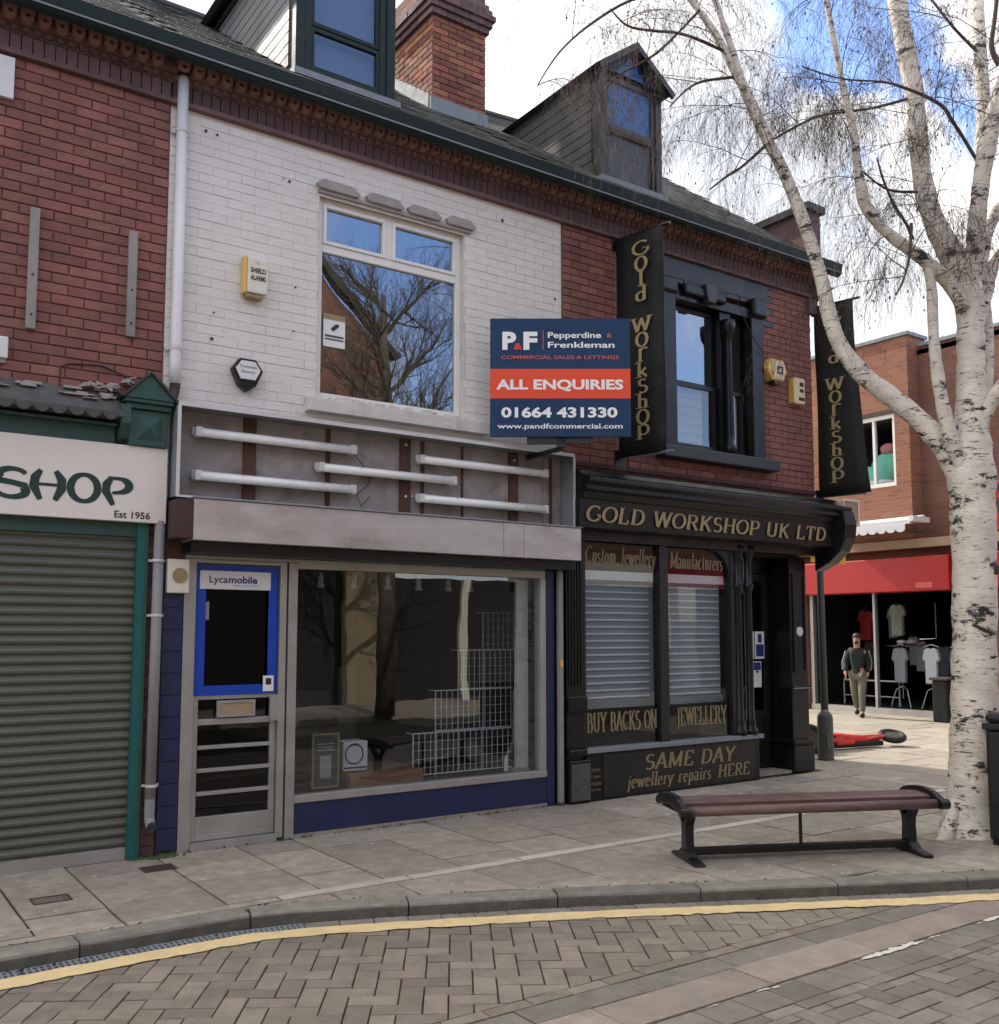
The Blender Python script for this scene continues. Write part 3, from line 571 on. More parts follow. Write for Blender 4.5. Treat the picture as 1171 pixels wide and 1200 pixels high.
# yellow line follows the kerb
mb=MB(); vs=[]; k=0; s0=cum[1]-2.2
while s0<cum[-1]-6:
    j1,j2=rnd.uniform(-.008,.006),rnd.gauss(0,.008)
    a_=inset_line(s0,.125+j1); b_=inset_line(s0,.275+j2); vs+=[(a_.x,a_.y,ROAD+.006),(b_.x,b_.y,ROAD+.006)]; s0+=.06; k+=1
mb.add(vs,[(2*i,2*i+1,2*i+3,2*i+2) for i in range(k-1)]); struct(obj('yellow_line',mb,'yellow_line'))
mb=MB(); rw=random.Random(3)
for x0,x1,w2 in ((4.5,5.02,.021),(5.6,6.3,.022),(3.70,3.84,.014),(3.37,3.43,.01),(3.88,3.92,.006),(6.9,7.6,.022),(4.40,4.45,.006),(4.16,4.2,.005),(5.1,5.2,.008)):
    x=x0; wv=0
    while x<x1:
        ln=rw.uniform(.015,.05); e=min(1,(x-x0)/.06+.25,(x1-x)/.06+.2); wv=wv*.6+rw.uniform(-.006,.006)
        if rw.random()<.93: a_,b_=[w2*e*rw.uniform(.55,1.15) for _ in (0,1)]; c_=-4.163+wv; mb.add([(x,c_-a_,ROAD+.0062),(x+ln,c_-b_,ROAD+.0062),(x+ln,c_+b_*rw.uniform(.7,1.1),ROAD+.0062),(x,c_+a_,ROAD+.0062)],[(0,1,2,3)])
        x+=ln
struct(obj('worn_white_line',mb,'white_line'))
# ================= ROOFS AND CORNICES
EY,EZ,RY=-.28,6.02,3.5
slate_me=None
def make_slate():
    mb=MB().box(-.12,.12,-.02,.24,0,.007); return mesh('slate',mb,'slate')
slate_me=make_slate()
def roof(b,x0,x1,zr0,zr1,skip,limit=300):
    rf=obj('roof',MB().add([(x0,EY+.02,EZ),(x1,EY+.02,EZ),(x1,RY,zr1),(x0,RY,zr0),(x0,RY+4,EZ),(x1,RY+4,EZ)],[(0,1,2,3),(3,2,5,4)]),'slate',b)
    L_=math.hypot(RY-EY,zr0-EZ); n_=int(L_/.21); c_=[]
    for j in range(n_):
        t_=(j*.21)/L_; xx=x0+(.125 if j%2 else 0)+.12
        while xx<x1-.1:
            zr=zr0+(zr1-zr0)*(xx-x0)/(x1-x0); y=EY+(RY-EY)*t_; z=EZ+(zr-EZ)*t_; p=math.atan2(zr-EZ,RY-EY)
            if not any(a_<xx<b_ and y>c0 and y<c1 for a_,b_,c0,c1 in skip): c_.append((xx,y,z,p,math.atan2(zr1-zr0,x1-x0)*t_))
            xx+=.25
    c_.sort(key=lambda q:q[0]**2+(q[1]+DIST)**2+q[2]**2); mb=MB()
    for i,(xx,y,z,p,rl) in enumerate(c_):
        rx=p-.035+rnd.uniform(-.01,.006)
        if i<limit: inst('slate',slate_me,(xx,y,z+.012),rf,(1,1,1),(rx,-rl,rnd.uniform(-.012,.012)))
        else: mb.m=Matrix.Translation((xx,y,z+.012))@Matrix.Rotation(rx,4,'X'); mb.box(-.12,.12,-.02,.24,0,.007); mb.m=None
    if mb.v: obj('more_slates',mb,'slate',rf,stuff=True)
    obj('ridge_tiles',MB().tube([(x0,RY,zr0),(x1,RY,zr1)],.07,8),'far_slate',rf)
    return rf
def scallop_mesh():
    mb=MB(); n=14; ro,ri=.045,.017; vs=[]
    for y in (0,-.05):
        for k in range(n): a_=2*PI*k/n; vs.append((ro*math.cos(a_),y,ro*math.sin(a_)))
        for k in range(n): a_=2*PI*k/n; vs.append((ri*math.cos(a_),y,ri*math.sin(a_)))
    fs=[]
    for k in range(n):
        k2=(k+1)%n; fs+=[(2*n+k,2*n+k2,3*n+k2,3*n+k),(k,k2,2*n+k2,2*n+k),(n+k2,n+k,3*n+k,3*n+k2)]
    mb.add(vs,[tuple(reversed(f)) for f in fs]); mb.box(-.05,.05,-.05,0,.028,.06); return mesh('scallop',mb,'terracotta')
SC=scallop_mesh()
def cornice(b,x0,x1,gend=0):
    c_=obj('cornice',MB().box(x0,x1,-.055,.05,5.65,5.685).box(x0,x1,-.045,.05,5.815,5.84).box(x0,x1,-.05,.05,5.84,5.87).box(x0,x1,-.07,.05,5.87,5.995).box(x0,x1,-.14,.05,5.995,6.08),'plum_brick',b)
    mb=MB(); x=x0
    while x<x1-.05: mb.box(x+.004,min(x+.071,x1),-.032-rnd.uniform(0,.004),.02,5.688,5.812); x+=.075
    obj('soldier_bricks',mb,'plum_brick',c_,stuff=True)
    mb=MB(); x=x0
    while x<x1-.05: mb.box(x+.002,min(x+.04,x1),-.072,-.05,5.822,5.862); x+=.075
    obj('small_dentils',mb,'plum_brick',c_,stuff=True)
    x=x0+.06
    while x<x1-.03: inst('scallop',SC,(x,-.07,5.925),c_); x+=.1125
    obj('soffit',MB().box(x0,x1,-.2,-.142,6.0,6.07),'gutter_paint',c_)
    mb=MB(); prof=[(-.19,6.035),(-.19,5.96),(-.215,5.91),(-.26,5.885),(-.3,5.9),(-.32,5.945),(-.335,6.03),(-.325,6.035),(-.31,5.96),(-.26,5.905),(-.2,5.96)]
    mb.prism(prof,'x',x0,x1+gend); g_=obj('gutter',mb,'gutter_paint',b)
    obj('gutter_lip',MB().box(x0,x1+gend,-.331,-.322,5.915,5.928),'lead',g_)
    return c_
def block(b,name,x0,x1,y1,mt): return None
# ================= BUILDING 1: left, red brick, shutter
b1=thing('brick_shop_building','red brick terraced building with closed grey roller shutter, left of the white painted one','building',(1.0,0,0))
wl=obj('wall',MB().wall(-1.5,2.06,2.3,5.66,.0,.22,()).box(-1.5,-1.45,.22,7,0,6).box(-1.45,2.06,6.9,7.0,0,5.6),'mortar',b1)
lay_bricks(wl,(.7,2.055,2.95,5.65),[],0,'red_brick',limit=300)
obj('wall_infill',MB().box(-1.45,.7,-.012,0,2.95,5.65),'dark_brick',wl)
roof(b1,-1.5,2.06,8.72,8.72,[],limit=240); cornice(b1,-.5,2.06)
# party pier brick between cornices
# pier between shops
pr=obj('pier',MB().box(1.98,2.10,0,.2,0,2.95),'mortar',b1); lay_bricks(pr,(1.985,2.10,0.0,2.93),[],0,'dark_brick',limit=60)
# shutter
sh=obj('roller_shutter',MB().box(-1.4,1.91,.03,.05,.05,2.42),'shutter',b1)
sl_me=MB(); pf=[(0,0),(-.004,.008),(-.016,.02),(-.018,.035),(-.012,.05),(-.003,.058),(0,.066)]
sl_me.prism(pf+[(.01,.066),(.01,0)],'x',-1.4,1.905); sme=mesh('shutter_slat',sl_me,'shutter')
for i in range(34): inst('shutter_slat',sme,(0,.028,.085+i*.068),sh)
obj('shutter_hood',MB().box(-1.4,1.904,-.015,.02,2.30,2.398),'green_paint',b1)
obj('bottom_rail',MB().box(-1.4,1.9,-.005,.045,.0,.085),'aluminium',sh)
obj('guide',MB().box(1.905,1.985,-.03,.05,.0,2.40),'teal_paint',b1); obj('guide_edge',MB().box(1.965,1.985,-.034,-.03,0,2.4),'green_paint',b1)
# name board
sb=obj('name_board',MB().box(-1.2,2.09,-.09,-.03,2.40,2.955),'cream_board',b1,bevel=.004)
serif('lettering','SHOP','green_print',sb,.955,-.0905,2.515,.205,.90,T=.25,t0=.14,glyphs=BR,jag=True)
text('lettering','Est 1956','black_print',sb,1.725,-.092,2.425,.05,.25,offset=.02)
# green cornice with scalloped lead roof
gc=obj('shop_cornice',MB().box(-1.2,1.72,-.05,0,2.955,3.08).box(-1.2,1.72,-.11,0,3.08,3.1),'green_paint',b1)
ld=MB(); ld.prism([(0,3.36),(-.17,3.17),(-.20,3.15),(-.20,3.135),(0,3.12)],'x',-1.2,1.74); ldo=obj('lead_roof',ld,'lead_dark' if 'lead_dark' in M else 'slate',gc)
mb=MB()
for i in range(46):
    x=-1.15+i*.112
    if x>1.7: break
    mb.prism([(x+.052*math.cos(a_),3.165+.06*math.sin(a_)) for a_ in [PI+PI*k/10 for k in range(11)]],'y',-.207,-.19)
    inst_ok=None
obj('scalloped_edge',mb,'slate',gc)
mb=MB()
for i in range(60):
    x=rnd.uniform(-.2,1.7); y=rnd.uniform(-.1,0); z=3.36+y*1.1; mb.box(x,x+rnd.uniform(.03,.14),y-.03,y,z,z+rnd.uniform(.004,.02))
obj('loose_debris',mb,'stone_paint',gc,stuff=True)
# console pier with gabled cap
pc=obj('console',MB().box(1.80,2.075,-.12,0,2.957,3.22).box(1.77,2.09,-.15,0,3.22,3.26).box(1.75,2.10,-.18,0,3.26,3.29),'green_paint',b1,bevel=.006)
obj('console_panel',MB().add([(1.85,-.122,3.0),(2.03,-.122,3.0),(2.03,-.122,3.18),(1.85,-.122,3.18),(1.94,-.145,3.09)],[(0,1,4),(1,2,4),(2,3,4),(3,0,4)]),'green_paint',pc)
obj('gable',MB().prism([(1.75,3.29),(2.10,3.29),(1.925,3.47)],'y',-.19,0),'green_paint',pc)
obj('gable_cap',MB().prism([(1.735,3.285),(1.925,3.475),(1.925,3.50),(1.715,3.29)],'y',-.21,0.0).prism([(2.115,3.285),(2.135,3.29),(1.925,3.50),(1.925,3.475)],'y',-.21,0),'slate',pc)
obj('console_side',MB().prism([(-.0,3.24),(-.16,3.24),(-.17,3.1),(-.1,3.0),(0,2.957)],'x',1.73,1.80),'green_paint',pc)
mb=MB()
for i in range(26):
    x=1.5+rnd.random()*.33; z=3.345+rnd.random()*.03+max(0,x-1.68)*.55; mb.m=Matrix.Translation((x,-.05,z))@Matrix.Rotation(rnd.uniform(-.6,.6),4,'Y')@Matrix.Rotation(rnd.uniform(-.6,.6),4,'Z'); mb.box(-.03,.03,-.03,.02,0,.012)
mb.m=None
obj('bird_nest_debris',mb,'stone_paint',pc,stuff=True)
# things fixed on wall 1
for (x0,z0,z1,lab) in ((1.105,3.71,4.58,'weathered grey wooden batten on red brick, the left and longer of the two'),(1.775,3.77,4.57,'weathered grey wooden batten on red brick, beside the white downpipe')):
    t_=thing('wooden_batten',lab,'batten',(x0,0,z0),group='upright battens on the red brick wall')
    obj('plank',MB().box(x0,x0+.062,-.05,-.012,z0,z1),'batten',t_,bevel=.004); obj('screw',MB().tube([(x0+.03,-.056,z0+.1),(x0+.03,-.048,z0+.1)],.008,8),'iron',t_); obj('screw',MB().tube([(x0+.03,-.056,(z0+z1)/2-.05),(x0+.03,-.048,(z0+z1)/2-.05)],.008,8),'iron',t_)
t_=obj('blank_board',MB().box(.2,.965,-.05,-.014,5.32,5.62),'pvc_white',bevel=.004); tag(t_,'plain white board high on the red brick, cut by the left picture edge','sign')
t_=thing('alarm_box','small white box low on the red brick at the left picture edge','alarm box',(.93,0,3.45)); obj('cover',MB().box(.85,1.0,-.07,-.014,3.47,3.62),'pvc_white',t_,bevel=.008); obj('base',MB().box(.86,.99,-.05,-.012,3.44,3.47),'stone_paint',t_)
cb=[(.9,3.20),(1.28,3.22),(1.34,3.26),(1.345,3.48),(1.40,3.51),(1.62,3.53),(1.78,3.48),(1.86,3.40)]
t_=obj('cable',MB().tube([(a_,-.018,b_) for a_,b_ in cb],.006,6),'dark_brick'); tag(t_,'thin dark red cable looping across the brick above the green canopy','cable')
# ================= BUILDING 2: white painted
b2=thing('white_shop_building','white painted brick terraced building with an empty shop and stripped light box sign','building',(4,0,0))
HW=(3.30,4.745,3.535,5.275)
wl2=obj('wall',MB().wall(2.06,5.885,2.6,5.66,.0,.22,[HW]),'white_joint',b2)
lay_bricks(wl2,(2.065,5.88,3.30,5.65),[HW,(3.22,4.95,3.38,3.56)],0,'white_brick',limit=300,joint=.005,proud=.0045)
obj('back_wall',MB().box(2.06,5.88,6.9,7,0,5.6),'dark_brick',b2)
obj('wall_stain_marks',MB().tube([(2.13,-.009,5.53),(2.14,-.016,5.53)],.02,8).tube([(2.33,-.009,5.52),(2.33,-.016,5.52)],.012,7).tube([(2.42,-.009,5.52),(2.42,-.016,5.51)],.009,7).tube([(3.03,-.009,5.30),(3.03,-.014,5.3)],.012,7).tube([(2.98,-.009,5.31),(2.98,-.014,5.31)],.006,6).tube([(3.1,-.009,4.42),(3.1,-.014,4.42)],.009,7).tube([(2.42,-.009,3.87),(2.42,-.014,3.87)],.014,7).tube([(2.43,-.009,4.08),(2.43,-.014,4.08)],.008,7).tube([(5.17,-.009,5.5),(5.17,-.014,5.5)],.016,7).tube([(5.8,-.009,4.86),(5.8,-.014,4.86)],.013,7).tube([(3.09,-.009,4.05),(3.09,-.014,4.05)],.008,7),'iron',wl2)
roof(b2,2.06,5.88,8.72,8.72,[(3.1,4.3,.2,9),(5.5,6.5,1.9,9)]); cornice(b2,2.06,5.88)
# upper window
wf=MB().frame(3.305,4.74,3.54,5.27,.05,.11,.055).box(3.36,4.685,.048,.112,4.80,4.87).box(3.955,4.02,.046,.114,4.87,5.215)
win=obj('upper_window',wf,'upvc',b2,bevel=.006)
obj('top_sash',MB().frame(3.36,3.955,4.87,5.215,.035,.09,.03),'upvc',win,bevel=.004); obj('top_sash',MB().frame(4.02,4.685,4.87,5.215,.035,.09,.03),'upvc',win,bevel=.004)
obj('pane',MB().box(3.36,4.685,.075,.085,3.595,4.80),'window_glass',win); obj('pane',MB().box(3.39,3.925,.07,.078,4.90,5.185),'window_glass',win); obj('pane',MB().box(4.05,4.655,.07,.078,4.90,5.185),'window_glass',win)
obj('window_reveal',MB().box(3.285,3.303,-.004,.2,3.54,5.275).box(4.742,4.76,-.004,.2,3.54,5.275).box(3.303,4.742,.0,.2,5.272,5.29),'sill_paint',win)
obj('vent_strip',MB().box(4.60,4.68,.088,.10,3.6,4.8),'navy_paint',win)
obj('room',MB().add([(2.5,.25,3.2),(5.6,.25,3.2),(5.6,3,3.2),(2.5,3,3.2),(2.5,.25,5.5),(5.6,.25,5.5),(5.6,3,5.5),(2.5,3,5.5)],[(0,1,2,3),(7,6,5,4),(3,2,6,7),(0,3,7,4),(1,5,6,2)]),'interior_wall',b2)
# lintel stones
lt=obj('lintel',MB().box(3.28,4.80,-.035,.02,5.275,5.30),'stone_paint',b2)
for xa,xb in ((3.29,3.63),(3.74,4.06),(4.15,4.45),(4.55,4.82)):
    obj('lintel_stone',MB().prism([(xa,5.302),(xb,5.302),(xb+.03,5.33),(xb-.035,5.385),(xa+.03,5.39),(xa-.03,5.345)],'y',-.06,.02),'stone_paint',lt,bevel=.008)
for xa in (3.685,4.105,4.50): obj('lintel_gap_stone',MB().prism([(xa-.04,5.302),(xa+.04,5.302),(xa+.04,5.36),(xa,5.335),(xa-.04,5.36)],'y',-.02,.02),'sill_paint',lt)
si=obj('sill',MB().prism([(.05,3.535),(-.10,3.51),(-.10,3.40),(.0,3.40)],'x',3.2,4.97),'sill_paint',b2,bevel=.006)
mb=MB()
for i in range(26): x=3.34+rnd.random()*1.4; mb.box(x,x+rnd.uniform(.015,.09),rnd.uniform(-.08,-.02),.03,3.50,3.54+rnd.uniform(.0,.012))
obj('peeling_paint',mb,'sill_paint',si,stuff=True)
t_=thing('window_notice','white cctv style notice stuck inside the upper window pane','notice',(3.48,.06,4.0)); obj('sheet',MB().box(3.385,3.585,.062,.066,4.0,4.28),'paper',t_); obj('header',MB().box(3.385,3.585,.058,.062,4.235,4.28),'brass_tan',t_)
obj('camera_icon',MB().prism([(3.45,4.155),(3.475,4.135),(3.53,4.185),(3.52,4.205),(3.49,4.195)],'y',.058,.062),'black_print',t_); obj('print_lines',MB().box(3.4,3.57,.058,.062,4.085,4.10).box(3.4,3.57,.058,.062,4.06,4.07),'pink_print' if 0 else 'poster_grey',t_)
# alarm boxes on white wall
t_=thing('alarm_box','cream and yellow rectangular alarm box on the white painted wall left of the window','alarm box',(2.74,0,4.24)); obj('cover',MB().prism([(2.665,4.27),(2.83,4.27),(2.83,4.56),(2.665,4.56)],'y',-.1,-.01),'cream',t_,bevel=.012); obj('side_cover',MB().box(2.637,2.664,-.085,-.01,4.265,4.565),'alarm_yellow',t_,bevel=.006); obj('strobe',MB().box(2.66,2.80,-.085,-.01,4.235,4.268),'brass_tan',t_,bevel=.008)
text('lettering','SHIELD','black_print',t_,2.685,-.103,4.435,.04,.125,offset=.03); text('lettering','ALARMS','black_print',t_,2.685,-.103,4.375,.04,.125,offset=.03); text('lettering','The','black_print',t_,2.73,-.103,4.505,.018,.03)
t_=thing('alarm_box','black and white hexagonal bell box on the white painted wall above the empty light box','alarm box',(2.69,0,3.5)); hx=[(2.625,3.74),(2.755,3.74),(2.815,3.655),(2.76,3.53),(2.69,3.48),(2.62,3.53),(2.565,3.655)]
obj('case',MB().prism(hx,'y',-.08,-.01),'black_paint',t_,bevel=.008); obj('face_plate',MB().prism([(2.635,3.72),(2.745,3.72),(2.79,3.655),(2.75,3.575),(2.63,3.575),(2.59,3.655)],'y',-.085,-.0805),'pvc_white',t_)
text('lettering','Crowndale','black_print',t_,2.62,-.087,3.665,.022,.14); text('lettering','Security','black_print',t_,2.635,-.087,3.625,.022,.11)
# downpipes
t_=thing('downpipe','white plastic downpipe from the gutter down beside the white painted wall','downpipe',(2.13,-.06,3.4)); pipe=obj('pipe',MB().tube([(2.13,-.065,5.95),(2.13,-.065,3.62),(2.135,-.065,3.46)],.042,14),'pvc_white',t_,smooth=True)
obj('socket',MB().tube([(2.13,-.065,5.98),(2.13,-.065,5.86)],.05,14),'gutter_paint',t_); obj('shoe',MB().tube([(2.135,-.065,3.48),(2.13,-.065,3.40),(2.11,-.09,3.35),(2.07,-.12,3.32)],.038,12),'iron',t_)
for z in (5.42,3.72): obj('clip',MB().tube([(2.13,-.065,z),(2.13,-.065,z+.03)],.048,14).box(2.06,2.2,-.03,-.012,z,z+.028),'fitting',t_)
t_=thing('downpipe','grey lower downpipe between the roller shutter and the blue pier','downpipe',(2.05,-.06,.2)); pipe=obj('pipe',MB().tube([(2.055,-.06,2.42),(2.045,-.06,.42)],.038,14),'pvc_grey',t_,smooth=True)
obj('shoe',MB().tube([(2.045,-.06,.42),(2.045,-.06,.28),(2.045,-.09,.24),(2.045,-.13,.23)],.036,12,cap=False).tube([(2.045,-.13,.23),(2.045,-.132,.23)],.026,12),'pvc_grey',t_); obj('shoe_hole',MB().tube([(2.045,-.133,.23),(2.045,-.1345,.23)],.024,12),'black_print',t_)
for z in (2.12,1.72,.5): obj('clip',MB().tube([(2.05,-.06,z),(2.05,-.06,z+.02)],.044,14).box(1.99,2.11,-.03,-.012,z,z+.018),'fitting',t_)
# blue pier
bp_=obj('pier',MB().box(2.105,2.255,-.01,.2,0,2.55),'slab_joint',b2)
for i in range(13): obj('pier_tile',MB().box(2.108,2.253,-.022,-.011,.03+i*.16,.03+i*.16+.155),'navy_paint',bp_)
obj('pier_top',MB().box(2.10,2.26,-.025,0,2.12,2.6),'dark_brick',bp_)
t_=thing('door_entry_unit','cream square unit with round tan disc on the dark pier above the grey downpipe','wall unit',(2.2,0,1.9)); obj('plate',MB().box(2.115,2.275,-.085,-.024,1.895,2.145),'cream',t_,bevel=.006); obj('disc',MB().tube([(2.205,-.086,2.025),(2.205,-.096,2.025)],.055,20),'brass_tan',t_)
# light box: recessed tray
yb,yf=-.02,-.22
lb=obj('light_box',MB().box(2.14,5.84,yb-.008,yb,2.61,3.28),'grey_panel',b2)
obj('box_edge',MB().box(2.12,5.86,yf-.006,yf,3.268,3.30).box(2.115,2.14,yf-.006,yf,2.59,3.267).box(5.842,5.868,yf-.006,yf,2.59,3.267).box(2.141,5.841,yf-.006,yf,2.59,2.606),'fitting',lb)
obj('tray_side',MB().box(2.12,2.135,yf,yb,2.60,3.29).box(5.845,5.86,yf,yb,2.60,3.29).box(2.136,5.844,yf,yb,3.276,3.292).box(2.136,5.844,yf,yb,2.598,2.608),'slat_grey',lb)
for x,wd in ((2.68,.10),(4.07,.10),(5.22,.10)):
    o=obj('wooden_upright',MB().box(x,x+wd,yb-.035,yb-.009,2.612,3.27),'rust',lb); 
for x,wd in ((3.38,.04),(4.28,.035),(4.70,.02),(5.62,.05),(5.70,.03)): obj('metal_strip',MB().box(x,x+wd,yb-.02,yb-.009,2.612,3.27),'rust' if wd<.045 else 'grey_panel',lb)
obj('screw_heads',MB().tube([(4.12,-.062,3.22),(4.12,-.056,3.22)],.012,8).tube([(4.12,-.062,2.77),(4.12,-.056,2.77)],.012,8).tube([(5.27,-.062,3.2),(5.27,-.056,3.2)],.012,8).tube([(4.20,-.034,2.78),(4.20,-.029,2.78)],.014,8),'fitting',lb)
tubes=[(2.29,3.60,3.115,'topmost on the left'),(2.29,3.60,2.785,'lower one on the left'),(3.29,4.58,2.945,'the single one in the middle'),(4.23,5.60,3.105,'upper one on the right'),(4.23,5.60,2.765,'lower one on the right')]
for x0,x1,z,lab in tubes:
    t_=thing('tube_light','unlit fluorescent tube fitting in the open sign tray, '+lab,'tube light',(x0,-.06,z-.03),group='fluorescent tubes in the stripped sign tray')
    obj('batten',MB().box(x0-.02,x1+.02,-.085,-.056,z-.025,z+.035),'fitting',t_,bevel=.004); obj('tube',MB().tube([(x0+.03,-.125,z-.012),(x1-.03,-.125,z-.012)],.033,12),'tube',t_,smooth=True)
    for x in (x0,x1-.03): obj('end_cap',MB().box(x-.012,x+.042,-.145,-.07,z-.045,z+.03),'fitting',t_,bevel=.006)
    for x in (x0+.35,x1-.4): obj('tube_clip',MB().box(x,x+.02,-.15,-.08,z-.042,z+.02),'fitting',t_)
wr=[(3.62,-.05,3.1),(3.72,-.07,2.98),(3.80,-.04,2.95),(3.76,-.06,2.84),(3.66,-.04,2.75),(3.70,-.05,2.66),(3.78,-.05,2.74)]
t_=obj('loose_wire',MB().tube(wr,.004,5),'black_print'); tag(t_,'thin loose wires hanging between the tubes in the open sign tray','wire')
# silver fascia
fs_=obj('metal_fascia',MB().box(2.23,4.98,-.30,.0,2.275,2.58).box(4.984,5.20,-.303,.0,2.275,2.58).box(5.204,5.87,-.30,.0,2.275,2.58),'bare_metal',b2,bevel=.004)
obj('fascia_lip',MB().box(2.22,5.88,-.315,-.0,2.582,2.592),'lead',fs_); obj('fascia_under',MB().box(2.24,5.86,-.22,.0,2.19,2.27),'black_paint',fs_)
obj('fascia_end',MB().box(2.11,2.228,-.28,0,2.29,2.57),'dark_brick',fs_)
# door
dr=obj('door',MB().frame(2.355,3.015,.06,2.125,.02,.07,.045).box(2.4,2.97,.02,.07,1.10,1.14).box(2.4,2.97,.02,.07,.91,.955).box(2.4,2.97,.02,.07,.105,.235),'aluminium',b2,bevel=.004)
for z in (.745,.575,.405): obj('bar',MB().box(2.4,2.97,.01,.06,z-.014,z+.014),'aluminium',dr,bevel=.003)
obj('vinyl',MB().frame(2.36,3.01,1.13,2.12,.012,.017,.075),'blue_vinyl',dr)
obj('pane',MB().box(2.40,2.97,.045,.05,.235,2.08),'door_glass',dr)
obj('letter_box',MB().frame(2.54,2.84,.965,1.09,.002,.03,.02),'aluminium',dr); obj('letter_flap',MB().box(2.56,2.82,.008,.025,.985,1.07),'tan_stone',dr)
obj('lock_plate',MB().box(2.955,3.06,-.012,.02,.92,1.12),'aluminium',dr,bevel=.003); obj('lock',MB().tube([(3.04,-.0,1.36),(3.04,.02,1.36)],.018,10).tube([(3.04,-.0,1.30),(3.04,.02,1.30)],.018,10),'iron',dr)
sg_=obj('sticker_sign',MB().box(2.385,2.945,.004,.0115,1.935,2.075),'pvc_white',dr)
text('lettering','Lyca','poster_grey',sg_,2.455,.003,1.985,.055,.145,offset=.02); text('lettering','mobile','blue_print',sg_,2.605,.003,1.985,.055,.23,offset=.03); text('lettering','Call the world for less','blue_print',sg_,2.64,.003,1.96,.013,.2)
obj('sticker',MB().box(2.90,2.985,.004,.0115,1.15,1.27),'paper',dr); obj('sticker_print',MB().box(2.92,2.965,.002,.0038,1.2,1.25),'black_print',dr); obj('door_sticker',MB().box(2.44,2.47,.038,.044,1.70,1.84),'stone_paint',dr)
fr=obj('shopfront_frame',MB().box(2.26,2.35,-.02,.08,0,2.16).box(3.02,3.075,-.015,.08,.02,2.16).box(2.35,3.02,-.015,.08,2.13,2.16).box(3.09,3.165,-.02,.08,0,2.16).box(3.165,5.66,-.02,.08,2.115,2.19).box(2.26,3.165,-.018,.08,2.162,2.19).box(5.60,5.665,-.02,.08,.33,2.115).box(3.165,5.665,-.03,.08,.27,.33),'aluminium',b2,bevel=.004)
obj('threshold',MB().box(2.35,3.02,-.03,.3,.0,.055),'aluminium',fr)
obj('stall_riser',MB().box(3.165,5.69,-.012,.1,.0,.269),'navy_paint',b2); obj('stall_riser_plinth',MB().box(3.165,5.70,-.02,.09,.0,.03),'slab',b2)
obj('corner_post',MB().box(5.67,5.76,-.02,.2,.0,2.25),'navy_paint',b2); obj('corner_trim',MB().box(5.765,5.89,-.005,.2,.0,2.6).box(5.862,5.90,-.03,-.012,2.6,3.32),'black_paint',b2)
t_=thing('slim_grey_post','slim grey metal pole between the empty shop window and the black shopfront','post',(5.81,-.06,0)); obj('tube_post',MB().box(5.785,5.835,-.07,-.025,0,2.19),'pvc_grey',t_,bevel=.006); obj('tag_label',MB().box(5.795,5.825,-.075,-.071,1.28,1.35),'yellow_sign',t_); obj('foot',MB().box(5.78,5.84,-.075,-.02,0,.03),'iron',t_)
sp=obj('shop_pane',MB().box(3.165,5.60,.028,.036,.33,2.115),'wide_glass',b2)
# interior of the empty shop
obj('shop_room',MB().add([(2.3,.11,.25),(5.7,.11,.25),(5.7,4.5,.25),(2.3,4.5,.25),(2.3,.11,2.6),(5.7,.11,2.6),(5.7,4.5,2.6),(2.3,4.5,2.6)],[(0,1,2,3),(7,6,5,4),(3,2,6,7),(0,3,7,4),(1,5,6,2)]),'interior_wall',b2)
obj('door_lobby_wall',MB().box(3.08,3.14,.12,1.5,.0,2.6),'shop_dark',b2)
t_=thing('display_screen','white upright display panel at the right inside the empty shop window','panel',(5.45,.2,.3)); obj('panel',MB().box(5.44,5.57,.14,.18,.33,2.1),'sill_paint',t_); obj('panel_foot',MB().box(5.38,5.57,.12,.22,.31,.35),'stone_paint',t_); obj('spray_can',MB().lathe((5.33,.16,.33),[(.02,0),(.02,.1),(.012,.12),(.012,.14)],10),'pvc_white',t_)
pl=obj('display_plinth',MB().box(3.72,4.42,.12,.75,.31,.43),'box_orange'); tag(pl,'low orange brown wooden plinth inside the empty shop window','plinth')
t_=thing('small_white_appliance','small white appliance with a round grey dial standing on the plinth','appliance',(3.85,.35,.43)); obj('case',MB().box(3.70,3.93,.22,.40,.44,.69),'pvc_white',t_,bevel=.01); obj('dial',MB().tube([(3.80,.215,.585),(3.80,.219,.585)],.075,20),'fitting',t_); obj('dial_ring',MB().tube([(3.80+.082*math.cos(a_),.214,.585+.082*math.sin(a_)) for a_ in [2*PI*k/20 for k in range(21)]],.006,6,cap=False),'iron',t_); obj('base_line',MB().box(3.71,3.92,.215,.219,.465,.478),'iron',t_)
t_=thing('framed_notice','dark framed poster board leaning at the lower left inside the shop window','poster',(3.5,.2,.3)); obj('poster_frame',MB().frame(3.38,3.62,.34,.78,.13,.15,.014),'brass_tan',t_); obj('poster_sheet',MB().box(3.394,3.606,.138,.148,.354,.766),'poster_grey',t_); obj('print',MB().box(3.42,3.58,.134,.1375,.69,.70).box(3.43,3.57,.134,.1375,.665,.673).box(3.42,3.58,.134,.1375,.64,.65).box(3.45,3.55,.134,.1375,.42,.60),'stone_paint',t_)
t_=thing('black_display_tower','tall black display stand behind the plinth inside the empty shop','display stand',(3.9,.8,.3)); obj('tower',MB().box(3.80,3.98,.55,.7,.3,1.3),'black_print',t_,bevel=.01); obj('shelf_arm',MB().box(3.2,3.8,.5,.8,.72,.8),'black_print',t_); obj('shelf_board',MB().box(3.2,3.8,.7,.72,.85,1.1),'interior_floor',t_); obj('tower_base',MB().box(3.7,4.1,.5,.9,.3,.34),'shop_dark',t_)
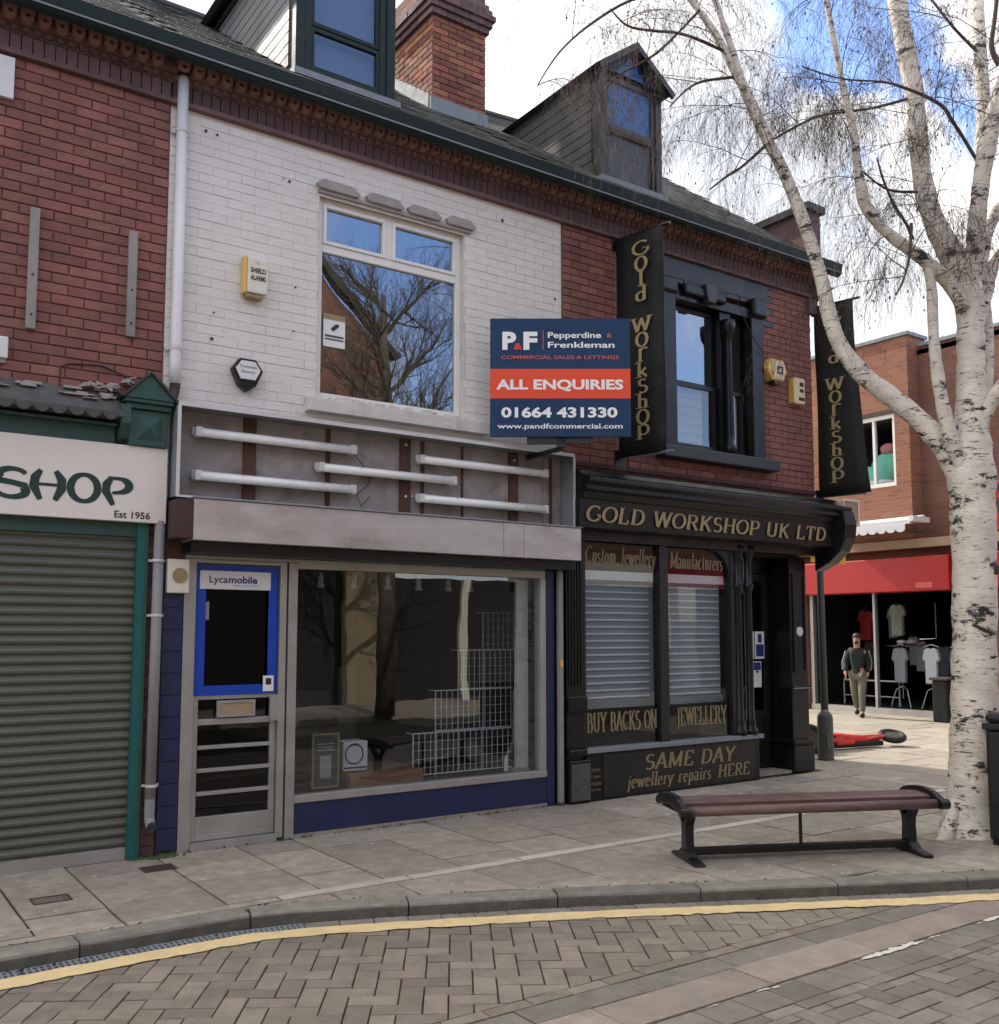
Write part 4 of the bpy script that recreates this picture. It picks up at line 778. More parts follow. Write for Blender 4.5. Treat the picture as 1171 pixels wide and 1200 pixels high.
# stepped wire rack
t_=thing('wire_rack','stepped wire mesh display rack at the right inside the empty shop window','wire rack',(5,.4,.3))
steps=[(4.36,5.42,.36,.72,.20),(4.66,5.50,.72,1.08,.32),(4.98,5.60,1.08,1.44,.44),(5.34,5.75,1.44,1.80,.56)]
for x0,x1,z0,z1,y in steps:
    mb=MB(); mb.tube([(x0,y,z1),(x1,y,z1)],.006,5).tube([(x0,y,z0),(x1,y,z0)],.006,5).tube([(x0,y,.31),(x0,y,z1)],.006,5).tube([(x0,y,z1),(x0,y+.12,z1)],.005,5)
    x=x0+.06
    while x<x1: mb.tube([(x,y,z0),(x,y,z1)],.0036,4); x+=.06
    z=z0+.06
    while z<z1: mb.tube([(x0,y,z),(x1,y,z)],.0022,4); z+=.075
    obj('mesh_tier',mb,'fitting',t_)
for i,(x,) in enumerate(((3.55,),(3.87,),(4.20,),(4.52,),(4.84,),(5.08,))):
    t_=thing('pendant_light',['unlit glass pendant light inside the shop window, leftmost of the row','unlit glass pendant light inside the shop window, second from the left','unlit glass pendant light inside the shop window, third from the left','unlit glass pendant light inside the shop window, third from the right','unlit glass pendant light inside the shop window, second from the right','unlit glass pendant light inside the shop window, rightmost of the row'][i],'pendant light',(x,.4,2.0),group='row of pendant lights behind the shop glass')
    obj('shade',MB().lathe((x,.4,1.99),[(.036,0),(.036,.012),(.022,.05),(.028,.09),(.014,.13)],12),'pvc_white' if i in(1,3) else 'fitting',t_,smooth=True); obj('cord',MB().tube([(x,.4,2.12),(x,.4,2.45)],.012,6),'iron',t_)
# ---- dormers and chimney
def gable_dormer(b,x0,x1,y,z0,ze,za,back,board,wall,trim,blue=None,lab=None):
    d=obj('dormer',MB().box(x0,x1,y+.02,y+.06,z0-.05,z0),trim,b)
    xm=(x0+x1)/2; wf=MB().box(x0,x0+.09,y-.02,y+.1,z0,ze).box(x1-.09,x1,y-.02,y+.1,z0,ze).box(x0+.09,x1-.09,y-.01,y+.08,z0,z0+.07)
    obj('dormer_frame',wf,trim,d,bevel=.004)
    return d
# dormer 2 (gabled, over the boundary), belongs to the gold building roof
b3=thing('jeweller_building','red brick corner building with black jeweller shopfront and gold lettering','building',(8,0,0))
SLP=(8.72-EZ)/(RY-EY)
def roofz(y): return EZ+(y-EY)*SLP
def dormer(b,x0,x1,y,ze,za,trim,cheek,n_board,back,window):
    z0=roofz(y)+.02; d=obj('dormer',MB().box(x0-.03,x1+.03,y-.08,y+.1,z0-.05,z0+.01),'lead',b)
    obj('corner_board',MB().box(x0,x0+.085,y-.02,y+.12,z0+.012,ze),trim,d); obj('corner_board',MB().box(x1-.085,x1,y-.02,y+.12,z0+.012,ze),trim,d)
    # cheek boards run parallel with the slope of the roof verge
    for sx,nm in ((x0+.012,-1),(x1-.012,1)):
        obj('cheek',MB().prism([(y+.12,z0),(back,ze-.02),(y+.12,ze-.02)],'x',sx-.006,sx+.006),cheek,d)
        z=z0+.01; st=(ze-z0)/n_board
        while z<ze-.03:
            zb=min(z+st-.012,ze-.025); ya,yb=(z-EZ)/SLP+EY,(zb-EZ)/SLP+EY
            if ya>y+.16: obj('cheek_board',MB().prism([(y+.121,z),(ya,z),(yb,zb),(y+.121,zb)],'x',sx+nm*.006,sx+nm*.022),cheek,d)
            z+=st
    return d,z0
d2,z0=dormer(b3,6.66,7.57,.3,7.72,8.10,'black_paint','cheek_dark',11,2.2,None)
obj('gable_wall',MB().prism([(6.66,7.72),(7.57,7.72),(7.115,8.03)],'y',.3,.36),'navy_paint',d2)
obj('dormer_roof',MB().prism([(6.60,7.66),(7.115,8.04),(7.115,8.09),(6.55,7.67)],'y',.20,3.0).prism([(7.63,7.66),(7.68,7.67),(7.115,8.09),(7.115,8.04)],'y',.20,3.0),'far_slate',d2)
obj('barge_board',MB().prism([(6.58,7.60),(7.115,8.00),(7.115,8.08),(6.55,7.66)],'y',.16,.198).prism([(7.65,7.60),(7.68,7.66),(7.115,8.08),(7.115,8.00)],'y',.16,.198),'black_paint',d2)
wn=obj('window_frame',MB().frame(6.745,7.485,z0+.02,7.66,.3,.36,.05),'black_paint',d2)
obj('upper_panel',MB().box(6.80,7.43,.325,.335,7.12,7.61),'blue_board',wn); obj('gable_light',MB().prism([(6.9,7.72),(7.33,7.72),(7.115,7.95)],'y',.29,.298),'blue_board',d2); obj('lower_pane',MB().box(6.80,7.43,.33,.34,z0+.07,7.07),'painted_slate_blue',wn); obj('blind',MB().box(6.80,7.43,.37,.38,z0+.07,7.07),'painted_slate_blue',wn)
obj('meeting_rail',MB().box(6.795,7.435,.305,.35,7.07,7.12),'dark_timber',wn); obj('vent_strip',MB().box(6.80,7.43,.30,.32,7.02,7.07),'iron',wn)
d1,z0=dormer(b2,3.18,4.16,.3,7.95,8.3,'gutter_paint','cheek_board',14,2.5,None)
obj('gable_wall',MB().prism([(3.18,7.95),(4.16,7.95),(3.67,8.3)],'y',.3,.36),'gutter_paint',d1)
obj('dormer_roof',MB().prism([(3.05,7.93),(3.67,8.36),(3.67,8.42),(3.0,7.95)],'y',.1,3.2).prism([(4.29,7.93),(4.34,7.95),(3.67,8.42),(3.67,8.36)],'y',.1,3.2),'far_slate',d1)
obj('verge_trim',MB().box(3.14,3.175,.3,2.4,7.90,7.96),'far_slate',d1)
wn=obj('window_frame',MB().frame(3.27,4.07,z0+.02,7.93,.29,.36,.06),'gutter_paint',d1,bevel=.004)
obj('sash',MB().frame(3.33,4.01,z0+.08,6.93,.30,.34,.035).frame(3.33,4.01,6.95,7.86,.31,.35,.035),'gutter_paint',wn); obj('pane',MB().box(3.365,3.975,.322,.328,z0+.11,6.9),'sash_glass',wn); obj('pane',MB().box(3.365,3.975,.332,.338,6.985,7.83),'sash_glass',wn)
obj('blind',MB().box(3.34,4.0,.40,.41,z0+.08,7.86),'shirt_slate',wn)
# chimney between the dormers
cz0=roofz(2.0)-.3
chm=obj('chimney',MB().box(5.60,6.33,2.02,3.0,cz0,9.4),'mortar',b2)
lay_bricks(chm,(5.585,6.345,roofz(2)+.07,8.83),[],2.02,'chimney_brick',limit=300)
lay_bricks(chm,(2.0,3.0,7.75,8.83),[],5.60,'chimney_brick',limit=300,side=True)
lay_bricks(chm,(6.33-.745,6.345,8.83,9.4),[],2.02,'plum_brick',limit=100)
for i,(z,e) in enumerate(((8.83,.03),(8.905,.06),(8.98,.09),(9.055,.06),(9.13,.03))):
    mb=MB(); x=5.585-e+ (i%2)*.1
    mb.box(5.585-e+.02,6.345+e-.02,2.0-e+.02,3.0+e-.02,z,z+.07); obj('corbel_core',mb,'mortar',chm)
    x=5.585-e
    while x<6.345+e-.03: x2=min(x+.215-(.1 if (i%2 and x<5.6) else 0),6.345+e); obj('corbel_brick',MB().box(x,x2-.008,2.0-e-rnd.uniform(0,.006),2.0-e+.1,z+.003,z+.068),'plum_brick',chm); x=x2
    y=2.0-e+.102
    while y<3.0+e: y2=min(y+.215,3.0+e); obj('corbel_brick',MB().box(5.585-e-rnd.uniform(0,.006),5.585-e+.09,y,y2-.008,z+.003,z+.068),'plum_brick',chm); y=y2
obj('lead_flashing',MB().prism([(1.98,roofz(1.98)),(1.99,roofz(2)+.17),(2.01,roofz(2)+.17),(2.01,roofz(1.98))],'x',5.56,6.36),'lead',chm)
mb=MB(); 
for i in range(9): y=2.05+i*.1; mb.prism([(y,roofz(y)-.02),(y+.1,roofz(y+.1)-.02),(y+.1,roofz(y+.1)+.17),(y,roofz(y+.1)+.12)],'x',5.565,5.583)
obj('stepped_flashing',mb,'lead',chm)
obj('chimney_pot',MB().lathe((5.95,2.3,9.3),[(.14,0),(.12,.4),(.15,.45),(.13,.5)],12),'chimney_brick',chm); obj('chimney_pot',MB().lathe((5.95,2.75,9.3),[(.14,0),(.12,.4),(.15,.45),(.13,.5)],12),'chimney_brick',chm)
# ================= BUILDING 3
HG=(7.30,8.80,3.56,5.38)
wl3=obj('wall',MB().wall(5.885,9.74,2.6,5.66,.0,.22,[HG]).box(9.54,9.74,.22,7,2.5,6.0).box(9.54,9.74,1.3,7,0,2.5),'mortar',b3)
def mt3(cx,cz): return 'painted_slate_blue' if (7.16<cx<8.98 and cz>5.18) else 'red_brick'
lay_bricks(wl3,(5.89,9.735,3.20,5.65),[HG,(6.6,6.74,3.3,5.65)],0,mt3,limit=300)
obj('wall_gable',MB().add([(9.73,.0,6.0),(9.73,7,6.0),(9.73,3.5,8.9)],[(0,1,2)]),'dark_brick',wl3)
rf3=roof(b3,5.88,9.76,8.72,8.98,[(6.4,7.75,.2,2.6),(5.5,6.5,1.9,9)],limit=300); cornice(b3,5.88,9.74,gend=.22)
obj('painted_band',MB().box(7.18,8.96,-.018,-.0125,5.43,5.64),'painted_slate_blue',wl3)
# end parapet
par=obj('end_parapet',MB().box(9.70,9.93,-.05,1.5,5.95,6.74),'plum_brick',b3); obj('coping',MB().box(9.64,9.98,-.10,1.55,6.742,6.83),'black_paint',par)
obj('kneeler',MB().box(9.74,9.93,-.12,.2,5.66,5.95).box(9.66,9.80,-.07,-.0,5.45,5.62),'plum_brick',par)
# gold upper window: black painted surround
gw=obj('upper_window',MB().box(7.18,7.40,-.07,.1,3.56,5.30).box(8.60,8.80,-.07,.1,3.56,5.28).box(7.40,8.60,-.05,.1,5.18,5.30),'black_paint',b3,bevel=.01)
for q_ in ((7.14,7.42,-.10,-.0,5.22,5.40),(7.5,8.16,-.11,-.0,5.24,5.37),(8.60,8.83,-.12,-.0,5.20,5.42)): obj('hood_mould',MB().box(*q_),'black_paint',gw,bevel=.03)
obj('keystone',MB().prism([(7.83,5.20),(7.95,5.20),(7.99,5.40),(7.79,5.40)],'y',-.14,0),'painted_slate_blue',gw,bevel=.01)
obj('mullion',MB().box(8.13,8.30,-.02,.12,3.60,5.18),'black_paint',gw); 
obj('colonnette',MB().lathe((8.22,-.05,3.58),[(.09,0),(.09,.06),(.05,.1),(.055,.2),(.045,1.25),(.05,1.3),(.08,1.36),(.09,1.42),(.09,1.50)],14),'black_paint',gw,smooth=True)
obj('sash',MB().frame(7.45,8.12,4.30,5.17,.08,.12,.04).frame(7.45,8.12,3.60,4.32,.05,.09,.045).frame(8.31,8.58,4.30,5.17,.08,.12,.035).frame(8.31,8.58,3.60,4.32,.05,.09,.035).box(7.40,7.45,.05,.12,3.56,5.18),'dark_timber',gw)
obj('pane',MB().box(7.49,8.08,.098,.103,4.34,5.13),'window_glass',gw); obj('pane',MB().box(7.495,8.075,.068,.073,3.645,4.275),'sash_glass',gw); obj('pane',MB().box(8.345,8.545,.098,.103,4.335,5.135),'window_glass',gw); obj('pane',MB().box(8.345,8.545,.068,.073,3.635,4.285),'sash_glass',gw)
obj('blind',MB().box(7.495,7.97,.13,.14,3.62,4.30),'blind',gw); obj('curtain',MB().box(8.345,8.545,.13,.14,3.62,4.28),'paper',gw)
for i in range(6): obj('blind_slat',MB().box(7.495,7.97,.12,.128,3.68+i*.1,3.76+i*.1),'blind',gw)
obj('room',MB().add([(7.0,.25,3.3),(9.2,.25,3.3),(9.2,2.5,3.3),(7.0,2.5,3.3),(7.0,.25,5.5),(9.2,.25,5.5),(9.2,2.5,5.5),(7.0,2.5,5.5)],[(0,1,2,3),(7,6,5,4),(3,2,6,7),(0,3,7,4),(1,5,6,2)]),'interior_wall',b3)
obj('sill',MB().box(7.12,8.94,-.16,.05,3.43,3.555),'painted_slate_blue',b3,bevel=.01); obj('sill_string',MB().box(5.9,9.7,-.05,0,3.235,3.28),'dark_brick',b3)
t_=thing('hanging_wire','thin dark cable sagging across the black upper window surround','cable',(8.4,-.1,4.9)); obj('wire',MB().tube([(8.28,-.15,5.28),(8.45,-.15,5.02),(8.62,-.13,4.86),(8.78,-.1,4.78)],.005,5),'black_print',t_)
# alarm boxes
t_=thing('alarm_box','yellow hexagonal bell box on the red brick right of the black upper window','alarm box',(8.98,0,4.5)); q=[(8.80,4.62),(8.87,4.75),(9.08,4.75),(9.15,4.62),(9.08,4.50),(8.88,4.50)]
obj('case',MB().prism(q,'y',-.12,-.012),'alarm_yellow',t_,bevel=.01); obj('front_plate',MB().prism([(8.87,4.62),(8.92,4.73),(9.07,4.73),(9.12,4.62),(9.06,4.52),(8.92,4.52)],'y',-.126,-.1205),'alarm_cream',t_); obj('emblem',MB().frame(8.96,9.06,4.58,4.67,-.131,-.127,.02),'iron',t_); obj('strobe',MB().box(8.92,9.03,-.11,-.02,4.465,4.499),'black_paint',t_)
t_=thing('alarm_box','small cream rectangular alarm box lower right of the yellow hexagonal one on red brick','alarm box',(9.4,0,4.28)); obj('case',MB().box(9.31,9.50,-.09,-.012,4.29,4.60),'alarm_cream',t_,bevel=.01); obj('case_side',MB().box(9.295,9.309,-.085,-.012,4.30,4.59),'alarm_yellow',t_); obj('print',MB().box(9.40,9.47,-.093,-.0905,4.5,4.55).box(9.40,9.47,-.093,-.0905,4.43,4.47).box(9.38,9.48,-.093,-.0905,4.33,4.37),'iron',t_)
# gold shopfront (black timber)
fz=-.28
fa=obj('fascia',MB().prism([(0,2.50),(-.10,2.50),(-.10,2.585),(fz,2.60),(fz-.02,2.87),(-.05,2.87),(0,2.87)],'x',5.86,9.70),'black_paint',b3)
obj('shop_cornice',MB().prism([(0,2.872),(-.32,2.872),(-.34,2.93),(-.38,2.95),(-.38,2.99),(-.43,3.02),(-.43,3.06),(-.30,3.10),(-.27,3.15),(0,3.22)],'x',5.88,9.86),'black_paint',b3,bevel=.006)
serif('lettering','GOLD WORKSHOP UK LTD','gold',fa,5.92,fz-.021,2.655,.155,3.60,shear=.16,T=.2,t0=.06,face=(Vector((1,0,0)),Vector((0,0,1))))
br=obj('console_bracket',MB().prism([(0,3.1),(-.42,3.02),(-.46,2.85),(-.44,2.7),(-.36,2.55),(-.2,2.42),(-.0,2.33)],'x',9.70,9.90),'black_paint',b3,bevel=.015)
obj('bracket_scroll',MB().tube([(9.68,-.33,2.87),(9.92,-.33,2.87)],.10,16),'black_paint',br)
obj('flat_panel',MB().box(6.12,8.28,-.04,.0,2.52,2.585),'black_paint',b3)
lp=obj('left_pilaster',MB().box(5.90,6.115,-.03,.2,.0,2.60),'black_paint',b3); 
for i in range(5): obj('flute',MB().box(5.925+i*.036,5.945+i*.036,-.042,-.031,1.1,2.5),'black_paint',lp)
for q_ in ((5.89,6.13,-.07,0,.85,1.0),(5.885,6.14,-.09,0,.44,.50),(5.885,6.14,-.09,0,.0,.40)): obj('pilaster_block',MB().box(*q_),'black_paint',lp,bevel=.01)
obj('base_stone',MB().box(5.90,6.125,-.106,-.094,.03,.37),'slate',lp)
gf=obj('shop_window',MB().box(7.12,7.24,-.05,.06,.50,2.518).box(6.115,6.145,-.03,.06,.50,2.518).box(8.19,8.25,-.05,.06,.50,2.518).box(6.145,7.12,-.03,.06,2.50,2.518).box(7.24,8.19,-.03,.06,2.50,2.518),'dark_timber',b3,bevel=.004)
obj('sill',MB().box(6.10,8.62,-.10,.06,.455,.50),'lead',gf,bevel=.006); obj('pane',MB().box(6.145,7.12,.0,.008,.50,2.50),'shop_glass',gf); obj('pane',MB().box(7.24,8.19,.0,.008,.50,2.50),'shop_glass',gf)
obj('corner_spandrel',MB().prism([(8.19,2.50)]+[(8.19-.28+.28*math.cos(a_),2.14+.28*math.sin(a_)) for a_ in [PI/2*k/8 for k in range(9)]][:0]+[(7.9,2.50)]+[(7.9+.27*math.sin(a_),2.2+.29*math.cos(a_)) for a_ in [PI/2*k/8 for k in range(9)]]+[(8.19,2.2)],'y',-.04,.0),'black_paint',gf)
for x in (8.30,8.47): obj('colonnette',MB().lathe((x,-.04,.50),[(.075,0),(.08,.05),(.05,.09),(.06,.12),(.045,.18),(.042,1.55),(.06,1.60),(.07,1.63),(.05,1.66),(.045,1.90),(.08,2.0),(.08,2.06)],14),'black_paint',gf,smooth=True)
obj('carved_capital',MB().prism([(8.56,2.02),(8.80,2.06),(8.88,2.15),(8.82,2.22),(8.90,2.30),(8.75,2.33),(8.56,2.30)],'y',.25,.33),'dark_timber',gf,bevel=.01)
sr=obj('stall_riser',MB().box(6.115,8.58,-.06,.2,.0,.455),'black_paint',b3,bevel=.01)
obj('riser_panel',MB().box(6.32,8.5,-.067,-.061,.03,.43),'dark_timber',sr)
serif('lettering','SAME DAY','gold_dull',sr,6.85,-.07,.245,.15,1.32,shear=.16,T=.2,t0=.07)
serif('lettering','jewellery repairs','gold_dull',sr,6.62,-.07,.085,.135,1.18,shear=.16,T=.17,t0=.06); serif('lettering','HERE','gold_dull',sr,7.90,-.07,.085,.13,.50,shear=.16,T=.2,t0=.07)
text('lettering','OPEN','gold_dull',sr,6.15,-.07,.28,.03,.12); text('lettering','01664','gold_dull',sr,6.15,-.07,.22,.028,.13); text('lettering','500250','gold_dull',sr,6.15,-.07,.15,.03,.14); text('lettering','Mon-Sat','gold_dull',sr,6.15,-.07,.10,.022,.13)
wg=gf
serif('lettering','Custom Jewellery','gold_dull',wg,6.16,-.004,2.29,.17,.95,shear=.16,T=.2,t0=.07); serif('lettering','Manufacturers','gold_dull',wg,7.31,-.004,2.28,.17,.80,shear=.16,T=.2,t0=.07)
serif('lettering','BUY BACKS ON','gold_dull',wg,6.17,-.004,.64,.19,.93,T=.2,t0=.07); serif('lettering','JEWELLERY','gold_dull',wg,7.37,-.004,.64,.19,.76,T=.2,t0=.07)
# roller grille behind the glass
gr_=obj('security_shutter',MB().box(6.15,8.18,.12,.13,.9,2.13),'shirt_grey',b3); sm=MB().prism([(0,0),(-.016,.004),(-.020,.014),(-.006,.022),(0,.022)],'x',-.5,.5); sm=mesh('shutter_slat',sm,'slat_white')
for i in range(17):
    inst('shutter_slat',sm,(6.63,.118,.95+i*.07),gr_,(.95,1,1)); inst('shutter_slat',sm,(7.70,.118,.95+i*.07),gr_,(.90,1,1))
obj('header_box',MB().box(6.15,8.18,.05,.2,2.13,2.22),'slat_white',gr_); obj('side_guide',MB().box(6.146,6.175,.08,.14,.9,2.13),'slat_white',gr_); obj('lower_rail',MB().box(6.15,8.18,.08,.13,.86,.93),'lead',gr_)
obj('window_back',MB().box(6.12,8.25,.5,.52,.0,2.6).box(6.12,8.25,.02,.5,.44,.49).box(6.12,8.25,.1,.5,2.45,2.6),'shop_dark',b3)
# doorway recess
rc=obj('doorway',MB().box(8.56,9.52,1.25,1.3,.0,2.6).box(8.60,9.54,.12,1.25,2.48,2.6).box(8.54,8.58,.2,1.3,.0,2.6),'dark_timber',b3)
dg=obj('door',MB().frame(8.66,9.32,.04,2.3,.40,.45,.09).box(8.75,9.23,.40,.45,.62,.7).box(8.75,9.23,.415,.44,.13,.62),'dark_timber',b3,bevel=.004); obj('pane',MB().box(8.75,9.23,.42,.426,.7,2.21),'shop_glass',dg); obj('jamb',MB().box(8.58,8.66,.38,.48,0,2.48).box(9.32,9.56,.41,.48,0,2.48).box(8.66,9.32,.38,.48,2.31,2.48),'black_paint',dg)
obj('step',MB().box(8.6,9.32,.1,.395,.0,.03),'slab',dg)
for (x0,x1,z0,z1,mt_,lab) in ((8.90,9.05,1.30,1.62,'paper','white notice on the jeweller door, upper left of the cluster'),(9.07,9.23,1.30,1.62,'paper','white and blue notice on the jeweller door, upper right of the cluster'),(9.02,9.17,.97,1.27,'paper','white notice with blue header on the jeweller door, lowest of the cluster'),(8.94,8.98,1.0,1.27,'paper','narrow white strip notice on the jeweller door')):
    t_=thing('door_notice',lab,'notice',((x0+x1)/2  ,.39,z0),group='notices on the jeweller door'); obj('sheet',MB().box(x0,x1,.385,.395,z0,z1),mt_,t_)
    if x1-x0>.1: obj('print',MB().box(x0+.015,x1-.015,0.380,.3845,z1-.1 if z0<1.2 else z0+.03,z1-.01 if z0<1.2 else z0+.17).box(x0+.05,x1-.05,0.380,.3845,z1-.13,z1-.03 if z0>1.2 else z1-.11),'blue_print' if z0<1.2 or x0>9.06 else 'fitting',t_)
# right pilaster
rp=obj('right_pilaster',MB().box(9.36,9.66,.10,.40,.0,2.50),'black_paint',b3,bevel=.01); obj('pilaster_panel',MB().frame(9.40,9.62,1.15,2.3,.085,.099,.02),'black_paint',rp); [obj('pilaster_band',MB().box(*q_),'black_paint',rp,bevel=.012) for q_ in ((9.34,9.68,.07,.42,.95,1.0),(9.32,9.70,.05,.44,.32,.37),(9.33,9.69,.06,.43,.0,.30))]; obj('number_disc',MB().tube([(9.51,.098,1.62),(9.51,.084,1.62)],.055,18),'fitting',rp); obj('band_edge',MB().box(9.345,9.675,.062,.069,.955,.97),'lead',rp)
obj('pilaster_return',MB().box(9.54,9.72,.42,1.3,0,2.5),'black_paint',b3)
# ---- banners: black cloth between two projecting rods
def banner(name,X,z0,z1,lab,flare=0,texth=.2,dep=.55):
    t_=thing('banner_sign',lab,'banner',(X,0,z0),group='hanging banners on the jeweller building')
    n_=14; vs=[];fs=[]
    for i in range(n_+1):
        z=z0+(z1-z0)*i/n_; f=i/n_; wob=.008*math.sin(f*9+X); ex=flare*(1-f)**2
        for j in range(5):
            y=-.03-(dep+ex)*j/4; vs.append((X+wob+.008*math.sin(j*1.5+f*5)+.12*(j/4),y,z))
    for i in range(n_):
        for j in range(4): a_=i*5+j; fs.append((a_,a_+1,a_+6,a_+5))
    mb=MB().add(vs,fs); cl=obj('cloth',mb,'black_cloth',t_,smooth=True); so_=cl.modifiers.new('thickness','SOLIDIFY'); so_.thickness=.012; so_.offset=1
    obj('top_rod',MB().tube([(X+.01,-.0,z1),(X+.13,-dep-.11,z1+.0)],.016,8),'black_paint',t_); obj('bottom_rod',MB().tube([(X+.01,-.0,z0),(X+.13,-dep-.11,z0)],.013,8),'lead',t_)
    obj('wall_plate',MB().box(X-.05,X+.07,-.03,-.012,z1-.12,z1+.1),'black_paint',t_); obj('wall_plate',MB().box(X-.05,X+.07,-.03,-.012,z0-.08,z0+.08),'black_paint',t_)
    s_='Gold workshop'; h=.17
    stp=(z1-z0-.25)/len(s_)
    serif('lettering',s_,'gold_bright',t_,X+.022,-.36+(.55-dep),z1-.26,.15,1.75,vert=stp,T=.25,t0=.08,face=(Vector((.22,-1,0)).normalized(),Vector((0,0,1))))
    return t_
banner('b',6.60,3.36,5.64,'black cloth banner with gold vertical lettering left of the black upper window')
banner('b',9.80,3.22,5.55,'black cloth banner with gold vertical lettering on the corner, partly behind the birch limb',flare=.16,dep=.46)
# ---- agents board on a bracket
t_=thing('agent_board','navy and orange agents board reading all enquiries, projecting between white wall and banner','sign board',(5.39,-.6,3.35),rotz=YAW-PI/2)
bw,bh=.63,.54
bd=obj('board',MB().box(-bw,bw,0,.03,0,2*bh),'navy_board',t_); obj('orange_panel',MB().box(-bw,bw,-.003,-.0005,.345,.615),'orange_board',t_)
obj('post',MB().box(-.03,.05,.032,.08,-.09,1.0),'dark_timber',t_); obj('bracket_arm',MB().box(-.3,.3,.032,.07,-.06,.0),'dark_timber',t_); obj('wall_bracket',MB().tube([(0,.06,.5),(-.35,.64,.5)],.025,8).tube([(0,.06,-.1),(-.33,.58,-.1)],.025,8),'dark_timber',t_)
B=lambda nm,s_,mt_,x,z,h,wd,off=.0: text('lettering',s_,mt_,t_,x,-.006,z,h,wd,offset=off)
B('t','P','white_print',-.52,.80,.155,.125,.05); B('t','F','white_print',-.33,.80,.155,.125,.05); B('t','&','orange_board',-.415,.793,.06,.075,.02)
obj('divider',MB().box(-.155,-.149,-.006,-.003,.79,.97),'pink_print',t_)
B('t','Pepperdine','white_print',-.11,.90,.055,.48,.02); B('t','&','pink_print',.42,.90,.045,.045); B('t','Frenkleman','white_print',-.11,.81,.055,.60,.02)
B('t','COMMERCIAL SALES & LETTINGS','pink_print',-.53,.705,.034,1.06,.005)
B('t','ALL ENQUIRIES','white_print',-.575,.43,.088,1.14,.035)
B('t','01664 431330','white_print',-.53,.175,.090,1.04,.035); B('t','www.pandfcommercial.com','white_print',-.565,.072,.046,1.12,.015)
# ================= PLAZA BUILDING (faces -X) at x=17.7
XB=17.7
b4=thing('clothes_shop_building','orange brick two storey building with bright red shop fascia across the sunny side street','building',(XB,3,0))
def bx4(mb,y0,y1,z0,z1,x0,x1): return mb.box(x0,x1,y0,y1,z0,z1)
up=MB(); 
def wallx(mb,y0,y1,z0,z1,x0,x1,holes=()):
    t_=MB().wall(y0,y1,z0,z1,x0,x1,holes); mb.add([(v[1],v[0],v[2]) for v in t_.v],[tuple(reversed(f)) for f in t_.f]); return mb
wallx(up,3.5,7.4,3.42,7.45,XB-.35,XB+.3,[(3.82,5.06,4.5,5.95)]); obj('wall',up,'far_brick',b4)
up=MB(); wallx(up,-6,3.5,3.42,7.25,XB,XB+.3); obj('wall',up,'far_brick_dull',b4)
obj('roof',MB().box(XB+.0,XB+8,-6,7.3,7.1,7.2),'lead',b4); obj('parapet_cap',MB().box(XB-.4,XB+.32,3.45,7.45,7.452,7.52).box(XB-.05,XB+.32,-6,3.44,7.252,7.32),'lead',b4)
obj('lintel_beam',MB().box(XB-.01,XB+.3,-6,9,2.42,3.418),'far_brick',b4)
obj('string_course',MB().box(XB-.4,XB,-6,7.4,3.24,3.41),'tan_stone',b4)
fc=obj('fascia',MB().box(XB-.5,XB-.02,2.72,7.3,2.40,3.06).box(XB-.5,XB-.02,-6,2.5,2.40,3.06),'red_fascia',b4,bevel=.02)
obj('lettering_block',MB().box(XB-.506,XB-.5,3.05,3.4,2.46,2.56),'pink_print',fc)
fa_=text('lettering','sale',  'paper',fc,XB-.508,6.48,2.55,.34,.2,rot=(PI/2,0,-PI/2)) if False else None
t_=thing('projecting_shop_sign','red shop sign with dark lettering, partly hidden at the right behind the trunk','sign',(XB-.4,1.9,3.6)); obj('panel',MB().box(XB-.30,XB-.02,-.4,2.2,3.45,4.35),'red_fascia',t_,bevel=.02); text('lettering','2','black_print',t_,XB-.308,1.98,3.8,.5,.3,rot=(PI/2,0,-PI/2),offset=.04)
obj('brick_pier',MB().box(XB-.3,XB,6.1,6.55,0,2.4),'far_brick',b4); obj('brick_pier',MB().box(XB-.3,XB,1.2,2.72,0,2.4),'far_brick_dull',b4); obj('brick_pier',MB().box(XB-.3,XB,7.0,9,0,3.2),'far_brick',b4)
sf=obj('shop_window',MB().box(XB-.22,XB-.1,5.98,6.06,.1,2.4).box(XB-.24,XB-.05,2.72,6.06,.0,.12).box(XB-.2,XB-.1,4.5,4.55,.12,2.4),'aluminium',b4)
obj('pane',MB().box(XB-.15,XB-.145,2.72,5.98,.12,2.4),'far_glass',sf)
obj('shop_room',MB().add([(XB-.1,2.5,.1),(XB+6,2.5,.1),(XB+6,6.3,.1),(XB-.1,6.3,.1),(XB-.1,2.5,2.8),(XB+6,2.5,2.8),(XB+6,6.3,2.8),(XB-.1,6.3,2.8)],[(0,1,2,3),(7,6,5,4),(1,5,6,2),(2,6,7,3),(4,5,1,0)]),'shop_dark',b4)
# upper window
uw=MB(); wallx(uw,3.82,5.06,4.5,5.95,XB-.33,XB-.25,[(3.88,4.28,4.58,5.87),(4.33,5.0,4.58,5.87)]); uw=obj('upper_window',uw,'upvc',b4)
obj('pane',MB().box(XB-.29,XB-.285,3.88,4.28,4.58,5.87),'far_glass',uw); obj('pane',MB().box(XB-.29,XB-.285,4.33,5.0,4.58,5.87),'far_glass',uw); obj('window_head',MB().box(XB-.37,XB-.2,3.78,5.12,5.952,6.03),'iron',uw)
obj('room',MB().add([(XB-.05,3.6,4.4),(XB+3,3.6,4.4),(XB+3,5.2,4.4),(XB-.05,5.2,4.4),(XB-.05,3.6,6),(XB+3,3.6,6),(XB+3,5.2,6),(XB-.05,5.2,6)],[(0,1,2,3),(7,6,5,4),(1,5,6,2),(2,6,7,3),(4,5,1,0)]),'slat_grey',uw)
